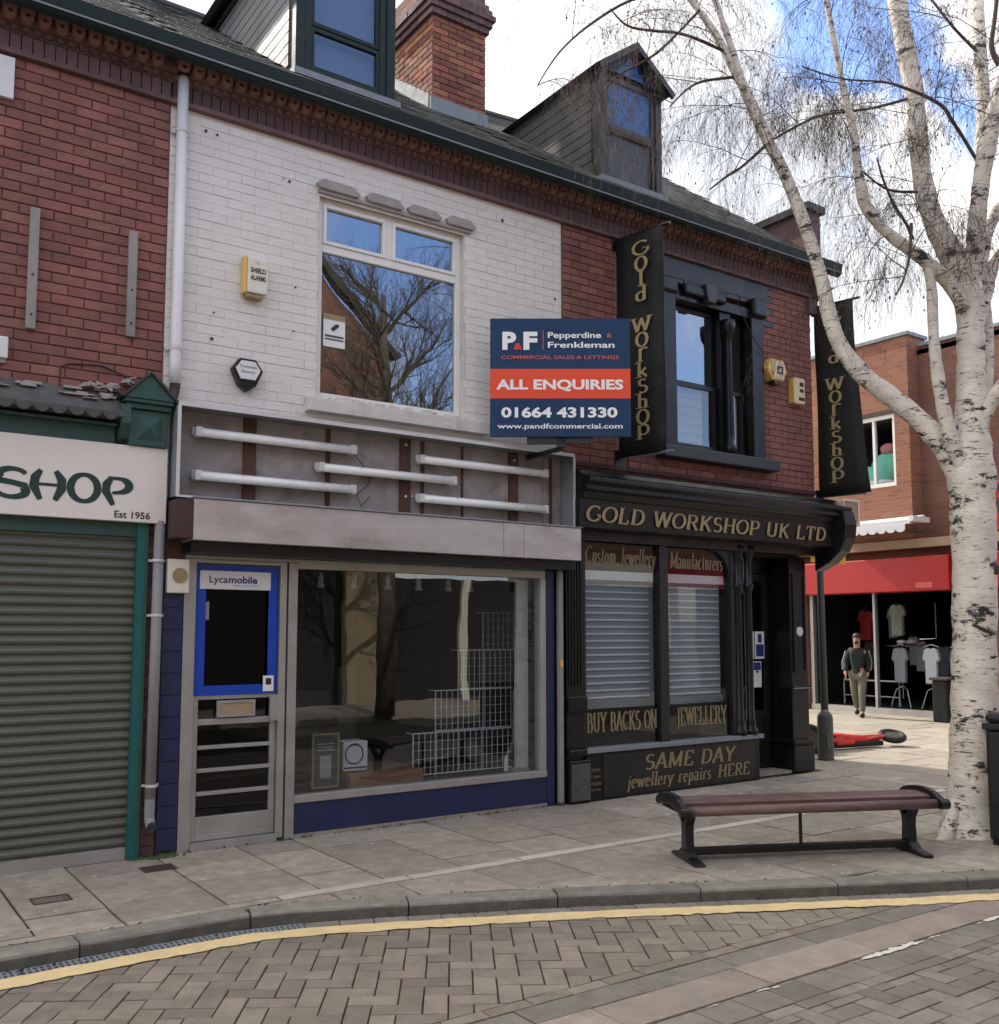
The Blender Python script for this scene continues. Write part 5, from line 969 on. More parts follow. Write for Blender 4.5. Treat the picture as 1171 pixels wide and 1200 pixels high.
def blob(mb,c,r,n=10,seed=1):
    rr=random.Random(seed); prof=[]; vs=[];fs=[]; m_=8
    for i in range(m_+1):
        ph=PI*i/m_
        for k in range(n):
            th=2*PI*k/n; q=1+rr.uniform(-.08,.08); vs.append((c[0]+r[0]*math.sin(ph)*math.cos(th)*q,c[1]+r[1]*math.sin(ph)*math.sin(th)*q,c[2]+r[2]*math.cos(ph)))
    for i in range(m_):
        for k in range(n): fs.append((i*n+k,(i+1)*n+k,(i+1)*n+(k+1)%n,i*n+(k+1)%n))
    return mb.add(vs,fs)
t_=thing('fabric_heap','mint green fabric heap with a pinkish round top inside the far upper window','fabric',(XB+.05,4.4,4.6)); mb=MB(); blob(mb,(XB+.0,4.75,4.75),(.15,.5,.28),seed=3); blob(mb,(XB+.02,4.25,4.95),(.15,.35,.32),seed=4); obj('cloth_heap',mb,'mint',t_,smooth=True); obj('round_top',blob(MB(),(XB-.0,4.2,5.32),(.12,.17,.12),seed=5),'pinkish',t_,smooth=True); obj('white_base',blob(MB(),(XB-.05,4.6,4.62),(.14,.6,.1),seed=6),'paper',t_,smooth=True)
# awning, folded
t_=thing('folded_awning','folded white awning with a scalloped edge under the far upper window','awning',(XB-.3,4,3.7)); obj('cassette',MB().prism([(XB-.35,3.86),(XB-.85,3.74),(XB-.85,3.66),(XB-.35,3.72)],'y',3.25,5.3).prism([(XB-.35,3.95),(XB-.5,3.9),(XB-.35,3.8)],'y',3.05,3.25) if 0 else MB().prism([(XB-.35,3.86),(XB-.85,3.74),(XB-.85,3.66),(XB-.35,3.72)],'y',3.25,5.3),'awning_white',t_)
mb=MB(); 
for i in range(9):
    y=3.45+i*.2; mb.prism([(y-.1,3.66),(y+.1,3.66)]+[(y+.1*math.cos(a_),3.58-.07*math.sin(a_)) for a_ in [PI*k/6 for k in range(7)]],'x',XB-.86,XB-.85)
obj('valance',mb,'awning_white',t_); obj('end_arm',MB().box(XB-.9,XB-.35,3.15,3.24,3.70,3.80),'pvc_white',t_); obj('support_arm',MB().box(XB-.8,XB-.35,3.3,3.36,3.5,3.56),'iron',t_)
t_=thing('wall_box','tan box shaped sign fixed beside the corner bracket above the yellow sign','sign',(10.8,.3,2.9)); obj('case',MB().box(10.62,10.92,.24,.42,2.98,3.28),'tan_stone',t_,bevel=.01); obj('surround',MB().frame(10.60,10.94,2.96,3.30,.225,.24,.025),'cream',t_); obj('arm',MB().box(9.74,10.62,.30,.36,3.2,3.24),'black_paint',t_)
# clothes on rails
def tshirt(mb,c,w_,h,yw):  # faces -X
    x,y,z=c; s_=[(-.5,1),(-.18,1.05),(0,1.0),(.18,1.05),(.5,1),(.68,.72),(.52,.64),(.46,.74),(.44,0),(-.44,0),(-.46,.74),(-.52,.64),(-.68,.72)]
    return mb.prism([(y+p*w_,z+q*h) for p,q in s_],'x',x,x+.08)
for (y,lab,mt_,sc) in ((4.22,'grey t-shirt on a stand in the clothes shop window','shirt_grey',1),(3.55,'white t-shirt on a stand in the clothes shop window','shirt_white',1.05),(3.0,'slate blue t-shirt on a stand in the clothes shop window, beside the trunk','shirt_slate',1)):
    t_=thing('tshirt_stand',lab,'clothes stand',(XB+.2,y,.12),group='t-shirt stands in the far window')
    obj('tshirt',tshirt(MB(),(XB+.15,y,.62),.26,.66,0),mt_,t_,bevel=.015); mb=MB().tube([(XB+.25,y,.3),(XB+.25,y,1.4)],.012,6)
    for a_ in (-1,1): mb.tube([(XB+.25,y,.55),(XB+.2,y+a_*.12,.48),(XB+.15,y+a_*.22,.12)],.014,6)
    obj('stand_frame',mb,'chrome',t_); obj('hanger',MB().tube([(XB+.19,y-.16,1.33),(XB+.19,y,1.38),(XB+.19,y+.16,1.33)],.01,5),'pvc_white',t_)
    obj('second_shirt',tshirt(MB(),(XB+.35,y+.14,.60),.24,.64,0),'shirt_slate',t_)
t_=thing('patterned_top','black and cream patterned top hanging high in the clothes shop window','top',(XB+.3,4.4,1.4)); obj('top',tshirt(MB(),(XB+.3,4.35,1.55),.27,.6,0),'floral',t_,bevel=.02); obj('hanger',MB().tube([(XB+.33,4.2,2.12),(XB+.33,4.35,2.2),(XB+.33,4.5,2.12)],.01,5),'chrome',t_)
t_=thing('red_garment','dark red garment hanging in the clothes shop behind the walking person','garment',(XB+1,5.3,1.2)); obj('garment',tshirt(MB(),(XB+1,5.55,1.45),.3,.6,0),'red_cloth',t_); obj('hanger',MB().tube([(XB+1,5.4,2.05),(XB+1,5.55,2.12),(XB+1,5.7,2.05)],.01,5),'chrome',t_)
t_=thing('clothes_rail','white clothes rail low in the shop window behind the walking person','clothes rail',(XB+.4,5,.1)); mb=MB().tube([(XB+.4,5.7,.12),(XB+.4,5.7,.62),(XB+.4,4.4,.62),(XB+.4,4.4,.12)],.02,6); mb.tube([(XB+.4,4.85,.12),(XB+.4,4.85,.62)],.015,6).tube([(XB+.4,4.4,.3),(XB+.4,5.7,.3)],.012,6); obj('rail_frame',mb,'fitting',t_)
t_=thing('shop_hanger_rail','thin chrome hanger rail hanging in the upper right of the shop window','rail',(XB+.3,3.6,1.4)); obj('rail_rod',MB().tube([(XB+.3,3.5,2.2),(XB+.3,3.5,1.5),(XB+.3,3.85,1.48)],.014,6),'chrome',t_)
for i,(y,x,mt_,z) in enumerate(((3.9,1.2,'shirt_slate',.7),(3.3,1.3,'trousers',.7),(4.6,1.5,'shirt_grey',.8),(2.8,1.1,'floral',.7),(5.2,2.2,'shirt_white',.9),(4.9,1.0,'shirt_slate',1.5),(3.6,1.4,'shirt_grey',1.55),(5.75,1.4,'trousers',.8))):
    t_=thing('hanging_garment',('slate blue garment low between the grey and white t-shirt stands','khaki garment low beside the white t-shirt stand, near the trunk','light grey garment just left behind the grey t-shirt stand','patterned garment low at the trunk side of the clothes shop','white garment deep inside the shop behind the walking person','slate blue garment hanging high left of the patterned top','grey garment hanging high right of the patterned top','khaki garment at the far left end of the clothes shop interior')[i],'garment',(XB+x,y,z),group='garments deep inside the clothes shop'); obj('garment',tshirt(MB(),(XB+x,y,z),.22,.6,0),mt_,t_,bevel=.01); obj('hanger',MB().tube([(XB+x+.03,y-.12,z+.6),(XB+x+.03,y,z+.68),(XB+x+.03,y+.12,z+.6)],.01,5),'chrome',t_)
t_=thing('soft_cap_display','pale rounded hats on a shelf between the t-shirts and the patterned top','hats',(XB+.3,4,1.3)); obj('hat',blob(MB(),(XB+.3,4.02,1.42),(.12,.12,.06),seed=8),'stone_paint',t_,smooth=True); obj('hat',blob(MB(),(XB+.3,4.25,1.42),(.1,.1,.05),seed=9),'fitting',t_,smooth=True); obj('shelf',MB().box(XB+.15,XB+.5,3.8,4.5,1.34,1.36),'iron',t_)
t_=thing('far_side_bollard','dark low box at the shop wall just left of the birch trunk','bin',(XB-.9,2.6,0)); obj('case',MB().box(16.7,17.0,2.55,2.85,0,.75),'black_paint',t_,bevel=.03); obj('lid',MB().box(16.67,17.03,2.52,2.88,.75,.80),'iron',t_,bevel=.01)
# ---- sign pole and yellow sign
t_=thing('sign_pole','green grey sign pole with thick base at the corner of the jeweller shop','sign pole',(10.64,.62,0))
obj('base',MB().lathe((10.64,.62,0),[(.105,0),(.10,.02),(.098,.52),(.09,.56),(.06,.60)],18),'pole_green',t_,smooth=True); obj('pole',MB().tube([(10.64,.62,.55),(10.62,.62,2.75)],.045,14),'pole_green',t_,smooth=True); obj('collar',MB().tube([(10.64,.62,.585),(10.64,.62,.63)],.052,14),'stone_paint',t_); obj('door_flap',MB().box(10.55,10.6,.525,.53,.15,.35),'pole_green',t_)
sg=obj('sign_plate',MB().box(10.36,11.08,.555,.565,2.50,2.75),'yellow_sign',t_); obj('bracket',MB().box(10.5,10.75,.567,.59,2.56,2.59),'lead',t_); obj('sign_mark',MB().prism([(10.66,2.585),(10.98,2.585),(10.82,2.65)],'y',.548,.553),'black_print',sg)
# ---- BENCH
bo=Vector((5.165,-2.30,0)); be=Vector((6.72,-3.03,0)); ba=math.atan2(be.y-bo.y,be.x-bo.x); bl=(be-bo).length
t_=thing('street_bench','backless street bench with dark red wooden slats on black cast iron legs','bench',tuple((bo+be)/2),rotz=ba)
hl=bl/2; sw=.22
def arch(y): return .40+.035*(1-(y/sw)**2)
for i in range(6):
    y0=-sw+i*(2*sw/6); yc=y0+.036; z=arch(yc)
    if i==0: obj('slat',MB().tube([(-hl-.10,-sw+.0,.375),(hl+.10,-sw+.0,.375)],.034,12),'bench_wood',t_,smooth=True)
    else: 
        mb=MB(); mb.m=Matrix.Translation((0,yc,z))@Matrix.Rotation(-math.atan(.07*yc/(sw*sw)),4,'X'); mb.box(-hl-.1,hl+.1,-.032,.032,-.028,0); obj('slat',mb,'bench_wood',t_,bevel=.005)
for s_ in (-1,1):
    x=s_*hl; leg=obj('leg',MB().prism([(-.055,.05),(.055,.05),(.045,.2),(.05,.25),(.085,.30),(.10,.36),(.06,.375),(.045,.31),(.015,.27),(-.015,.27),(-.045,.31),(-.06,.375),(-.10,.36),(-.085,.30),(-.05,.25),(-.045,.2)],'x',x-.032,x+.032),'cast_iron',t_,bevel=.008)
    obj('foot',MB().prism([(-.24,.0),(.24,.0),(.235,.02),(.1,.035),(.055,.075),(-.055,.075),(-.1,.035),(-.235,.02)],'x',x-.04,x+.04),'cast_iron',leg,bevel=.006)
    pr_=[(-.285,.36),(-.24,.345)]+[(q,arch(q)-.045) for q in (-.18,-.09,0,.09,.18)]+[(.24,.355),(.285,.37),(.275,.40),(.22,.435)]+[(q,arch(q)+.035) for q in (.16,.08,0,-.08,-.16)]+[(-.22,.425),(-.28,.40)]
    e=x+s_*.115; obj('end_cap',MB().prism(pr_,'x',e-.028,e+.028),'cast_iron',t_,bevel=.012); obj('end_scroll',MB().tube([(e-.034,-.262,.378),(e+.034,-.262,.378)],.036,14),'cast_iron',t_); obj('bearer',MB().box(min(x,e),max(x,e),-.2,.2,.352,.366),'cast_iron',t_)
obj('stretcher',MB().box(-hl,hl,-.03,.03,.035,.085),'cast_iron',t_,bevel=.006); obj('centre_strut',MB().tube([(0,0,.08),(0,0,.37)],.013,8),'cast_iron',t_)
# litter bin at the right edge
bc=Vector((7.63,-3.49,0))
t_=thing('litter_bin','dark green black litter bin cut by the right picture edge beside the birch','litter bin',tuple(bc)); obj('body',MB().box(bc.x-.22,bc.x+.26,bc.y-.2,bc.y+.24,.03,.86),'bin_paint',t_,bevel=.03); obj('rim',MB().box(bc.x-.235,bc.x+.275,bc.y-.215,bc.y+.255,.862,.915),'bin_paint',t_,bevel=.012); obj('top',MB().box(bc.x-.22,bc.x+.26,bc.y-.2,bc.y+.24,.917,.985),'bin_paint',t_,bevel=.03); obj('plinth',MB().box(bc.x-.2,bc.x+.24,bc.y-.18,bc.y+.22,.0,.03),'cast_iron',t_)
# ---- people
def skin(name,pts,edges,root,mt_,parent,sub=1):
    me=bpy.data.meshes.new(name); ks=list(pts); me.from_pydata([pts[k][0] for k in ks],[(ks.index(a_),ks.index(b_)) for a_,b_ in edges],[]); o=bpy.data.objects.new(name,me); C.objects.link(o)
    sk=o.modifiers.new('s','SKIN'); sk.use_smooth_shade=True
    lay=me.skin_vertices[0] if me.skin_vertices else None
    for i,k in enumerate(ks): r_=pts[k][1]; r_=r_ if isinstance(r_,tuple) else (r_,r_); me.skin_vertices[0].data[i].radius=r_; me.skin_vertices[0].data[i].use_root=(k==root)
    sb_=o.modifiers.new('u','SUBSURF'); sb_.levels=sub; sb_.render_levels=sub
    dg=bpy.context.evaluated_depsgraph_get(); m2=bpy.data.meshes.new_from_object(o.evaluated_get(dg)); bpy.data.objects.remove(o); m2.materials.clear(); m2.materials.append(M[mt_]); o=bpy.data.objects.new(name,m2); C.objects.link(o); o.parent=parent
    for p in m2.polygons: p.use_smooth=True
    return o
px_=Vector((16.6,4.30,0)); 
t_=thing('person','person in a dark green black jacket with pale sleeve stripe and khaki trousers, walking','person',tuple(px_),rotz=R(205)); t_.scale=(.90,.90,.90)
# local frame: +X is forward, +Y is left
P={'pel':((0,0,.92),(.13,.10)),'wst':((.0,0,1.08),(.12,.09)),'chs':((.01,0,1.30),(.145,.10)),'nk':((.02,0,1.47),.055),'hd0':((.04,0,1.56),.075),'hd1':((.045,0,1.66),.085),'hd2':((.04,0,1.72),.06),
 'shl':((0,.16,1.39),.045),'ell':((-.08,.205,1.14),.035),'wrl':((.02,.20,.92),.03),'hal':((.05,.195,.85),.035),'shr':((0,-.16,1.39),.045),'elr':((-.03,-.25,1.14),.035),'wrr':((.12,-.24,.95),.03),'har':((.16,-.23,.88),.035),
 'hpl':((.02,.09,.88),.10),'knl':((.17,.10,.50),.06),'anl':((.18,.10,.10),.04),'tol':((.30,.10,.04),.035),'hpr':((-.02,-.09,.88),.10),'knr':((-.04,-.09,.50),.06),'anr':((-.28,-.09,.16),.04),'tor':((-.18,-.09,.04),.035)}
ED=[('pel','wst'),('wst','chs'),('chs','nk'),('nk','hd0'),('hd0','hd1'),('hd1','hd2'),('chs','shl'),('shl','ell'),('ell','wrl'),('wrl','hal'),('chs','shr'),('shr','elr'),('elr','wrr'),('wrr','har'),('pel','hpl'),('hpl','knl'),('knl','anl'),('anl','tol'),('pel','hpr'),('hpr','knr'),('knr','anr'),('anr','tor')]
skin('body',P,ED,'pel','skin',t_,2)
def sub_(keys,gr_,ex={}): 
    d={k:(P[k][0],tuple(v+gr_ for v in (P[k][1] if isinstance(P[k][1],tuple) else (P[k][1],)*2))) for k in keys}; d.update(ex); return d
K=['wst','chs','shl','ell','wrl','shr','elr','wrr']; skin('jacket',sub_(K,.028,{'hem':((0,0,.88),(.165,.13)),'col':((.02,0,1.46),.085),'shl':((0,.155,1.39),(.088,.088)),'shr':((0,-.155,1.39),(.088,.088))}),[('hem','wst'),('wst','chs'),('chs','col'),('chs','shl'),('shl','ell'),('ell','wrl'),('chs','shr'),('shr','elr'),('elr','wrr')],'wst','coat',t_,2)
K=['pel','hpl','knl','anl','hpr','knr','anr']; skin('trousers',sub_(K,.018),[('pel','hpl'),('hpl','knl'),('knl','anl'),('pel','hpr'),('hpr','knr'),('knr','anr')],'pel','trousers',t_,2)
def localobj(nm,mb,mt_,smooth=True):
    o=bpy.data.objects.new(nm,mesh(nm,mb,mt_,(0,0,0),smooth)); C.objects.link(o); o.parent=t_; return o
localobj('shoe',blob(MB(),(.24,.10,.05),(.14,.05,.05),seed=2),'shoe'); localobj('shoe',blob(MB(),(-.25,-.09,.08),(.13,.05,.06),seed=2),'shoe')
localobj('hair',blob(MB(),(.015,0,1.70),(.105,.092,.085),12,seed=5),'hair'); localobj('beard',blob(MB(),(.10,0,1.58),(.045,.05,.035),10,seed=6),'hair')
localobj('nose',blob(MB(),(.135,0,1.655),(.022,.016,.025),8,seed=6),'skin')
localobj('sleeve_stripe',MB().tube([(-.0,.235,1.40),(-.09,.27,1.16),(.01,.262,.98)],.012,6),'stone_paint'); localobj('sleeve_stripe',MB().tube([(-.0,-.245,1.40),(-.03,-.325,1.16),(.11,-.30,1.0)],.012,6),'stone_paint')
# fingers
for sy,(hx,hy,hz) in ((1,(.05,.195,.85)),(-1,(.16,-.23,.88))):
    mb=MB()
    for k in range(4): mb.tube([(hx-.02+k*.014,hy,hz-.02),(hx-.018+k*.015,hy-sy*.006,hz-.06-.004*(k in(1,2))),(hx-.012+k*.015,hy-sy*.02,hz-.085-.006*(k in(1,2)))],[.009,.008,.006],6)
    mb.tube([(hx+.02,hy-sy*.01,hz+.01),(hx+.04,hy-sy*.02,hz-.02),(hx+.042,hy-sy*.025,hz-.045)],[.010,.009,.007],6); localobj('fingers',mb,'skin')
# ---- red scooter lying down
so_=Vector((11.6,1.25,0)); t_=thing('fallen_scooter','red two wheeled scooter with black wheels lying on its side on the sunlit paving','scooter',tuple(so_),rotz=R(-10))
obj('deck',MB().prism([(-.95,-.10),(-.55,-.17),(.15,-.10),(.2,.04),(-.5,.10),(-.95,.06)],'z',.10,.22),'scooter_red',t_,bevel=.03)
obj('body_panel',MB().prism([(-1.0,.10),(-.3,.05),(.15,.12),(.1,.2),(-.9,.28)],'z',.16,.30),'scooter_red',t_,bevel=.04)
obj('stem',MB().tube([(.05,.0,.16),(.55,.0,.12),(.95,-.02,.14)],[.075,.055,.035],12),'scooter_red',t_,smooth=True); obj('front_mudguard',MB().prism([(.0,-.12),(.35,-.10),(.4,.04),(0,.08)],'z',.06,.14),'scooter_red',t_,bevel=.03)
obj('underside',MB().box(-.9,.9,-.08,.08,.02,.095),'rubber',t_,bevel=.02)
for nm,c_,r_,tilt in (('wheel',(-.55,-.22,.20),.20,1.1),('wheel',(1.12,-.02,.14),.19,.28)):
    mb=MB(); mb.m=Matrix.Translation(c_)@Matrix.Rotation(tilt,4,'X')@Matrix.Rotation(-.12,4,'Y'); ring=[(r_*.8*math.cos(2*PI*k/20),r_*.8*math.sin(2*PI*k/20),0) for k in range(21)]; mb.tube(ring,r_*.24,8,cap=False); wh=obj(nm,mb,'rubber',t_,smooth=True)
    mb=MB(); mb.m=Matrix.Translation(c_)@Matrix.Rotation(tilt,4,'X')@Matrix.Rotation(-.12,4,'Y'); mb.tube([(0,0,-.02),(0,0,.02)],r_*.6,14); obj('rim',mb,'iron',wh)
obj('handlebar',MB().tube([(-.15,-.25,.2),(-.3,-.1,.32),(-.45,.12,.30)],.02,8),'rubber',t_); obj('headlamp',blob(MB(),(-.85,-.12,.28),(.1,.07,.06),seed=3),'pvc_white',t_,smooth=True); obj('seat',blob(MB(),(-.75,-.2,.12),(.25,.12,.1),seed=4),'rubber',t_,smooth=True)
# ================= BIRCH in the foreground
H0=8.0
tree=thing('birch_tree','white barked birch with bare drooping twigs standing between bench and litter bin','tree',(7.6,-2.9,0))
def limb(pts,mb,n=10):
    P3=[at(x,y,h) for x,y,r_,h in pts]; r3=[r_*h/F_*(.90 if r_<20 else 1) for x,y,r_,h in pts]
    # smooth resample
    Q=[];Rr=[]
    for i in range(len(P3)-1):
        p0=P3[max(i-1,0)];p1=P3[i];p2=P3[i+1];p3=P3[min(i+2,len(P3)-1)]
        for k in range(4):
            t=k/4; q=.5*((2*p1)+(-p0+p2)*t+(2*p0-5*p1+4*p2-p3)*t*t+(-p0+3*p1-3*p2+p3)*t*t*t); Q.append(q); Rr.append((r3[i]*(1-t)+r3[i+1]*t)*rnd.uniform(.94,1.07) )
    Q.append(P3[-1]); Rr.append(r3[-1]); mb.tube(Q,Rr,n); return list(zip(Q,Rr))
E_=lambda L_,h0,h1:[(x,y,r_,h0+(h1-h0)*i/(len(L_)-1)) for i,(x,y,r_) in enumerate(L_)]
mb=MB(); tr=limb(E_([(1138,995,40),(1138,975,34),(1139,950,29),(1141,900,26.5),(1142,820,25),(1142,740,24),(1142,660,23.5),(1140,600,24.5),(1139,560,26),(1138,520,22),(1138,470,19),(1138,420,18),(1137,370,17.5),(1134,335,18)],8.0,8.0),mb,18)
c0=at(1138,985,8.0)
trunk=obj('trunk',mb,'birch_bark',tree,smooth=True)
mb=MB(); hb=H0
for (x,y,dx,dy,r_) in ((1120,980,-22,8,9),(1150,985,12,10,9),(1132,985,-4,14,8),(1160,980,16,4,9)): limb([(x,y-40,r_,7.95),(x+dx*.5,y,r_*1.1,7.85),(x+dx,y+dy,r_*.5,7.8)],mb,8)
obj('root_flare',mb,'birch_bark',tree,smooth=True)
mb=MB()
for (cx,cy,rx_,rz_) in ((1140,552,9,12),(1156,668,6,7),(1142,738,15,2.5),(1150,770,8,2),(1122,968,7,4),(1146,972,9,5)):
    c_=at(cx,cy,H0); rr=.172 if cy>560 else .145; c_=c_-FW*(rr*math.sqrt(max(.05,1-((cx-1141)/26.)**2)))*.93
    q_=MB(); blob(q_,(0,0,0),(rx_*.0070,.016,rz_*.0062),11,seed=cx+cy); rr_=random.Random(cx); q_.v=[(v[0]*(1+rr_.uniform(-.35,.35)),v[1],v[2]*(1+rr_.uniform(-.4,.4))) for v in q_.v]; mb.m=Matrix.Translation(c_)@Matrix.Rotation(YAW-PI/2,4,'Z')@Matrix.Rotation(rr_.uniform(-.5,.5),4,'Y'); mb.add(q_.v,q_.f); mb.m=None
obj('bark_scar',mb,'bark_scar',tree,smooth=True)
limbs=[
 E_([(1140,600,14),(1118,545,15),(1098,515,14),(1075,490,13),(1040,462,12.5),(1010,438,12),(985,405,11),(972,370,10.5),(965,335,9.5),(955,300,9),(940,255,8.5),(918,200,8),(900,165,8),(884,130,8),(868,95,7),(850,60,6),(825,20,5),(795,-20,4.5)],8.0,8.7),
 E_([(872,105,5),(862,70,4.8),(850,35,4.3),(838,0,4),(825,-30,3.5)],8.5,8.3),
 E_([(1136,345,17),(1116,300,16),(1096,262,14),(1082,215,12.5),(1076,160,12),(1072,110,12),(1060,50,12.5),(1048,-20,12)],8.0,8.3),
 E_([(1128,360,8),(1115,335,10),(1098,318,9),(1080,302,8.5),(1060,288,8),(1035,268,7.5),(1014,240,8),(1010,222,8),(1005,195,5.5),(1000,150,5),(990,110,4.5),(980,60,4),(970,10,3.5),(962,-30,3)],7.9,7.4),
 E_([(1085,300,6),(1092,340,7),(1094,390,7),(1098,430,8),(1104,470,9),(1115,515,10),(1130,550,12)],7.8,7.95),
 E_([(1136,350,14),(1142,300,12),(1146,250,11),(1152,200,12),(1162,150,12),(1180,90,11),(1205,10,10)],8.0,7.6),
 E_([(1148,225,8),(1152,160,9),(1152,100,8.5),(1148,50,8),(1146,-20,7)],8.0,8.4),
 E_([(1142,520,9),(1160,475,9),(1180,445,9),(1210,400,8)],8.0,7.7), E_([(1142,400,8),(1155,350,8),(1165,310,8),(1190,280,8)],8.0,8.3),
 E_([(1150,520,8),(1158,440,7),(1156,380,8),(1150,330,9),(1155,280,8),(1172,240,7)],8.1,8.2),
]
AL=[]
for l_ in limbs:
    mb=MB(); AL.append(limb(l_,mb,12)); obj('limb',mb,'birch_bark',tree,smooth=True)
dark=[E_([(1152,200,2.6),(1128,160,2.3),(1115,140,2.6),(1105,125,2.5),(1085,113,2.4),(1060,103,2.2),(1035,96,1.6),(985,92,1.2),(940,78,1)],7.82,7.4),
 E_([(1070,114,2.4),(1030,125,2.0),(1000,130,1.9),(960,136,1.7),(930,150,1.8),(902,166,1.4)],8.2,8.48),E_([(900,168,2.2),(870,195,1.8),(850,208,1.6),(832,222,1)],8.48,8.3),
 E_([(849,60,2.6),(815,45,2.4),(790,38,2.1),(765,36,2),(735,30,1.6),(715,10,1)],8.6,8.2),E_([(864,90,2.0),(825,95,1.8),(805,105,1.4),(785,125,1)],8.6,8.2),
 E_([(1070,280,2.5),(1062,262,2.3),(1048,240,2),(1035,210,1.7),(1028,185,1)],7.8,7.6),E_([(1068,262,2.5),(1066,300,2),(1058,330,1.6),(1050,345,1)],7.7,7.5),
 E_([(1171,75,4),(1162,55,3.5),(1166,20,3),(1170,-20,3)],7.6,7.6),E_([(1145,60,2.5),(1120,35,2),(1100,10,1.8),(1080,-15,1.5)],8.2,7.9),E_([(1075,225,2),(1040,222,1.7),(1010,200,1.3)],8.0,7.7)]
dark+=[E_([(800,-15,2.4),(740,0,2.2),(690,30,1.8),(655,62,1.3),(630,100,.8)],8.6,8.2),E_([(820,12,2.0),(770,62,1.7),(720,92,1.3),(690,130,.8)],8.6,8.9)]
mb=MB()
for l_ in dark: AL.append(limb(l_,mb,6))
obj('dark_branches',mb,'twig',tree,smooth=True)
# twigs: thin branches that leave the limbs, arch and droop
tw=MB(); lv=MB(); rt=random.Random(11); TIPS=0
def twig(p,d,ln,r_,depth):
    global TIPS
    n_=7 if depth<2 else 5; pts=[p]; rs=[r_]; q=p.copy(); dd=d.normalized(); st=ln/n_
    for i in range(n_):
        dd=(dd+Vector((rt.gauss(0,.13),rt.gauss(0,.13),rt.gauss(0,.10)))+Vector((0,0,-(.05+.10*depth)))*(1+i*.25)).normalized(); q=q+dd*st; pts.append(q.copy()); rs.append(max(.0007,r_*(1-(i+1)/(n_+.6))))
    tw.tube(pts,rs,3,cap=False)
    if depth<3:
        for i in range(1,n_+1):
            for _ in range(rt.choice((1,1,2)) if depth<2 else rt.choice((0,1))):
                sdv=Vector((rt.gauss(0,1),rt.gauss(0,1),rt.gauss(-.1,.7))).normalized(); base_d=(pts[i]-pts[i-1]).normalized()
                twig(pts[i],(base_d*.75+sdv*.8),ln*rt.uniform(.35,.62),max(.0010,rs[i]*.7),depth+1)
    if rt.random()<.05:
        c_=pts[-1]; e=.004+rt.random()*.005; lv.add([c_+Vector((e,0,0)),c_+Vector((-e,0,.3*e)),c_+Vector((0,e,-3*e)),c_+Vector((0,-e,-2.4*e))],[(0,1,2),(0,1,3),(1,2,3)])
for li,pl_ in enumerate(AL):
    n_=len(pl_)
    for i,(p,r_) in enumerate(pl_):
        if i<3 or p.z<4.4: continue
        pr_=.30 if li<10 else .42
        if li in (2,5,6): pr_=.62
        if li==0: pr_=.5 if p.z>5.3 else .05
        if rt.random()<pr_*.62:
            a_=rt.uniform(0,2*PI); d=Vector((math.cos(a_),math.sin(a_),rt.uniform(.1,.9))); 
            if li in (0,1) and rt.random()<.7: d=Vector((-.8+rt.gauss(0,.3),.3*rt.gauss(0,1)+.3,.4))
            twig(p+d*r_*.5,d,rt.uniform(.5,1.3),.0052,0)
obj('twigs',tw,'twig',tree,stuff=True); obj('dead_leaves',lv,'leaf_dead',tree,stuff=True)
# ================= OPPOSITE SIDE OF THE STREET (seen in the shop glass)
ob=thing('opposite_terrace','dark brick terrace across the street, seen only as reflection in the windows','building',(8,-13,0))
obj('wall',MB().wall(-14,6.2,3.2,7.2,-13.3,-13,[(x,x+1.2,4.3,6) for x in range(-12,6,3)]).wall(10.9,34,3.2,6.6,-13.3,-13,[(x,x+1.3,4.3,6) for x in (12,14.5,17,20,23,26,29)]),'far_brick_dull',ob); obj('roof',MB().prism([(-13,6.6),(-13,6.7),(-17,9.0),(-21,6.6)],'x',-14,6.1).prism([(-13,6.4),(-13,6.6),(-16.5,7.6),(-20,6.4)],'x',11,34),'far_slate',ob)
obj('gable_house',MB().prism([(6.2,0),(10.8,0),(10.8,8.2),(8.5,10.6),(6.2,8.2)],'y',-20,-12.8),'far_brick_dull',ob); obj('gable_trim',MB().prism([(6.0,8.1),(8.5,10.7),(11.0,8.1),(11.2,8.15),(8.5,10.95),(5.8,8.15)],'y',-12.85,-12.6),'far_slate',ob)
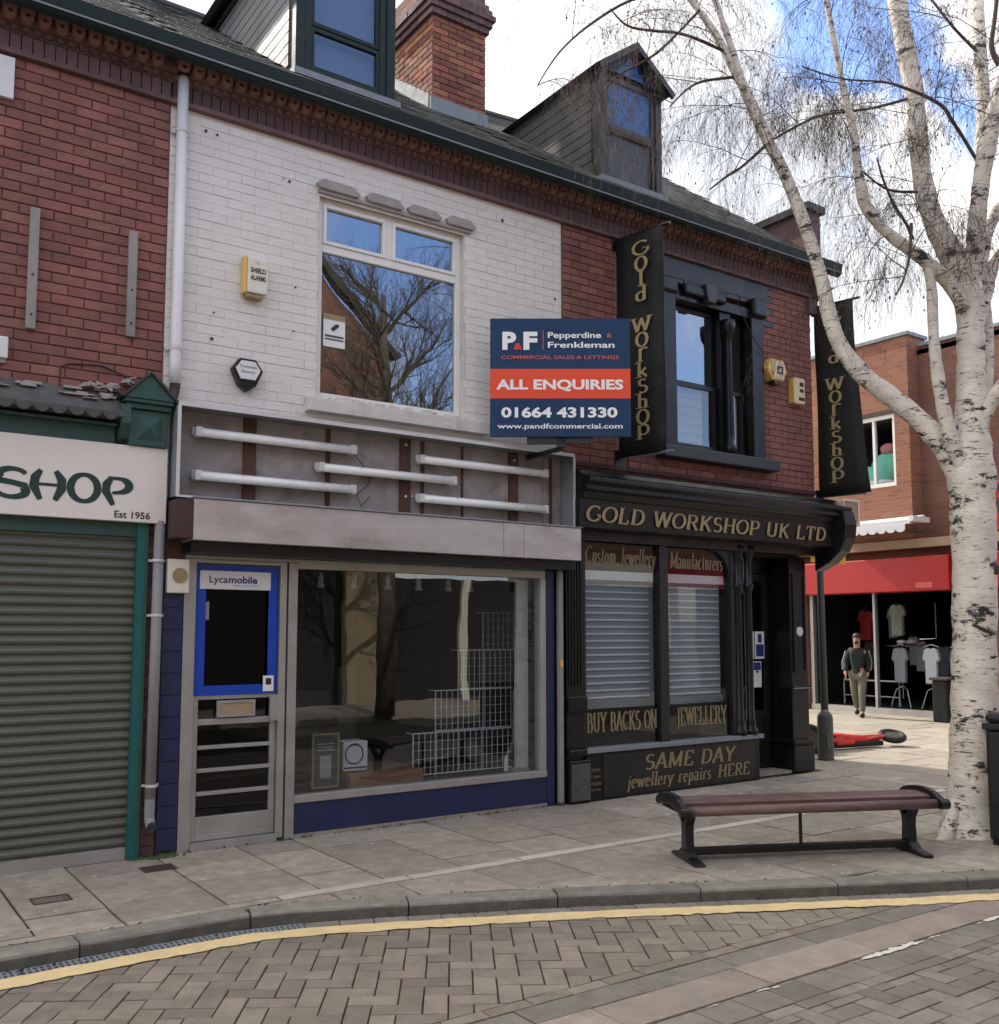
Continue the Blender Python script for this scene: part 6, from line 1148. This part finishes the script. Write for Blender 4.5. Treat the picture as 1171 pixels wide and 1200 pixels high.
obj('shop_fascia',MB().box(-14,6.1,-12.95,-12.7,2.6,3.2),'cream_board',ob); obj('shop_fascia',MB().box(19.6,25,-12.95,-12.6,2.9,3.7),'red_cloth',ob); obj('shop_fascia',MB().box(14.5,19.6,-12.95,-12.6,2.9,3.5),'cream',ob)
obj('shopfront',MB().box(-14,6.1,-13.1,-12.9,0,2.6).box(6.3,9.7,-12.79,-12.7,0,3.3).box(11.0,20,-13.1,-12.9,0,2.9).box(21,26,-13.1,-12.9,0,2.9).box(26,34,-13.1,-12.9,0,3.2),'shop_dark',ob)
obj('stone_pilaster',MB().box(9.75,10.75,-12.79,-12.6,0,3.6),'beige_block',ob); obj('white_column',MB().box(20.2,20.9,-13,-12.6,0,2.9).box(22.6,22.8,-13,-12.8,0,2.9).box(13,13.2,-12.95,-12.8,0,2.9),'cream',ob)
struct(obj('opposite_pavement',MB().box(-20,40,-12.9,-9.7,-.1,.0),'slab'))
ot=thing('opposite_street_tree','bare street tree across the road, seen only as reflection in the windows','tree',(9.2,-9.6,0)); tk=MB()
tk.tube([(9.2,-9.6,0),(9.22,-9.6,2),(9.2,-9.62,4),(9.15,-9.6,6),(9.1,-9.6,8.4)],[.2,.17,.14,.12,.05],12); obj('trunk',tk,'tree_grey',ot,smooth=True); rb=random.Random(4); cb=MB()
def grow(p,d,ln,r_,k):
    pts=[p];q=p.copy();dd=d.normalized();rs=[r_]
    for i in range(5): dd=(dd+Vector((rb.gauss(0,.12),rb.gauss(0,.12),rb.gauss(.05,.08)))).normalized(); q=q+dd*ln/5; pts.append(q.copy()); rs.append(r_*(1-(i+1)/7))
    cb.tube(pts,rs,4 if k else 6,cap=False)
    if k<3:
        for i in (1,2,3,4,5):
            for _ in range(2 if k<2 else 1): grow(pts[i],(pts[i]-pts[i-1]).normalized()+Vector((rb.gauss(0,.6),rb.gauss(0,.6),rb.gauss(.1,.5))),ln*.55,rs[i]*.6,k+1)
for i in range(13):
    z=3.2+i*.4; a_=i*2.4; grow(Vector((9.18,-9.6,z)),Vector((math.cos(a_),math.sin(a_),.9)),2.6-i*.1,.055,0)
obj('branches',cb,'tree_grey',ot,stuff=True)
